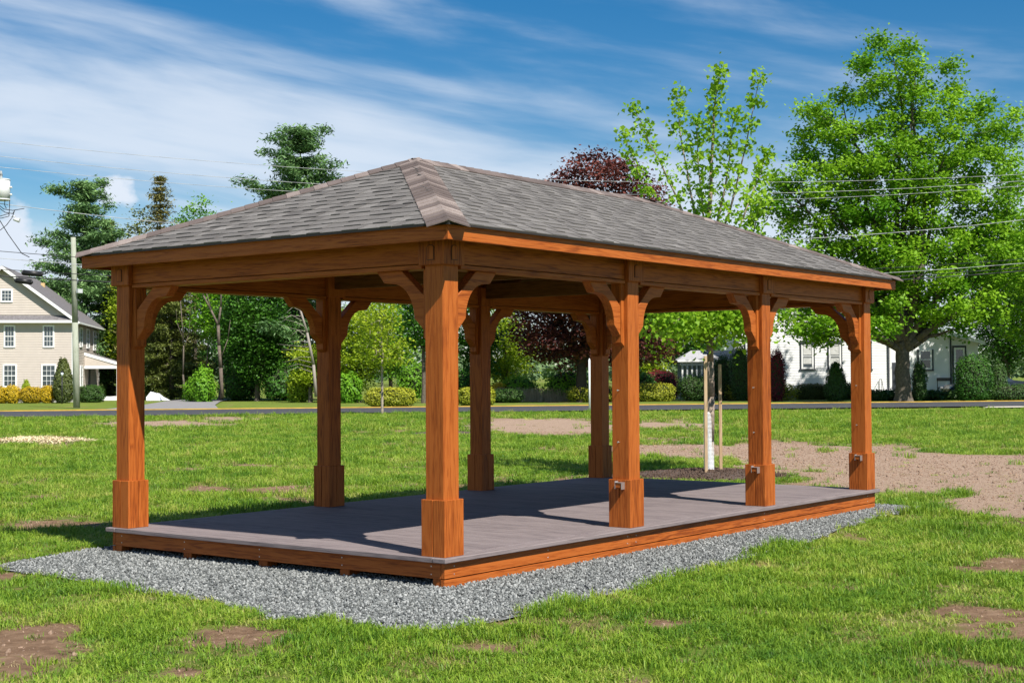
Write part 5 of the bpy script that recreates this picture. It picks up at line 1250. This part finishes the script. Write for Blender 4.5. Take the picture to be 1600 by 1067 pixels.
polL = poles()
polR = P(1990, 80.)
b = polR; T = thing('utility_pole', 'utility pole beyond the right edge carrying the wires', 'utility pole', tuple(b)); link('pole', tubes_mesh('pole', [((0, 0, -.2), (0, 0, 14.2), .18, .13)], 10), POLE, T); link('crossarm', boxmesh('crossarm', -.05, .05, -1.2, 1.2, 13.2, 13.32), POLE, T)
WIREB = plain('wire_dark', (.03, .03, .033), .5); WIREL = plain('wire_aluminium', (.42, .43, .44), .4)
def wire(label, pts, r, mat, extra=None):
    dv = (polR-polL)[:2]; Ld = np.linalg.norm(dv); dv = dv/Ld; nv = np.array([-dv[1], dv[0]]); S = []; Zz = []
    for x, y in pts:
        d = ray(x, y); t = ((polL-CAM)[:2]@nv)/(d[:2]@nv); p = CAM+d*t; S.append(((p-polL)[:2]@dv)/Ld); Zz.append(p[2])
    S = np.array(S); Zz = np.array(Zz); co = np.polyfit(S, Zz, 2 if len(S) > 2 else 1); n = 44; q = []
    for s in np.linspace(0, 1, n+1): q.append(np.array([polL[0]+dv[0]*Ld*s, polL[1]+dv[1]*Ld*s, np.polyval(co, s)]))
    me = tubes_mesh('wire', [(a, c, r, r) for a, c in zip(q[:-1], q[1:])], 5)
    o = link('overhead_wire', me, mat, label=label, cat='wire', group='overhead wires along the road')
    return o, lambda x, y: CAM+ray(x, y)*(((polL-CAM)[:2]@nv)/(ray(x, y)[:2]@nv))
wire('topmost overhead wire crossing the sky', [(0, 221), (250, 247), (530, 265), (930, 284), (1242, 284), (1600, 272.5)], .010, WIREL)
wire('second overhead wire from the top', [(0, 243), (250, 272), (500, 287), (1153, 302.5), (1567, 285.5)], .011, WIREL)
wire('third overhead wire from the top', [(0, 262), (200, 281), (465, 298), (1153, 315), (1600, 290)], .010, WIREL)
wire('overhead wire leaving the transformer, fourth from the top', [(10, 321), (75, 328), (187, 340), (276, 349), (1218, 376), (1600, 343)], .015, WIREL)
_, pt = wire('fifth overhead wire from the top, upper of the low cables', [(0, 393), (127, 402), (1368, 420), (1600, 404.6)], .015, WIREB)
wire('sixth overhead wire from the top', [(0, 404), (127, 413), (1397, 426), (1600, 411)], .013, WIREL)
wire('cable with the upper black splice case', [(0, 421), (64, 425), (175, 431), (1401, 432), (1600, 418)], .018, WIREB)
wire('lowest thick black cable with the lower splice case', [(0, 431.4), (175, 440.6), (1401, 438), (1600, 423)], .028, WIREB)
for (x0, y0, x1, y1, lb) in ((36, 426, 65, 428.5, 'black splice case hanging on the upper low cable'), (25, 438, 49, 441, 'black splice case below the other, on the thick cable')):
    a, c = pt(x0, y0), pt(x1, y1); d = unit(c-a)
    link('splice_case', tubes_mesh('splice_case', [(a-d*.08, a, .03, .13), (a, c, .13, .13), (c, c+d*.08, .13, .03)], 10), BLACK, label=lb, cat='cable case')
g = [pt(x, y) for x, y in ((-20, 322), (0, 345), (12, 365), (34, 396), (46, 402))]
link('overhead_wire', tubes_mesh('guy_wire', [(a, c, .02, .02) for a, c in zip(g[:-1], g[1:])], 5), WIREB, label='short black cable sloping steeply down from the transformer pole', cat='wire')
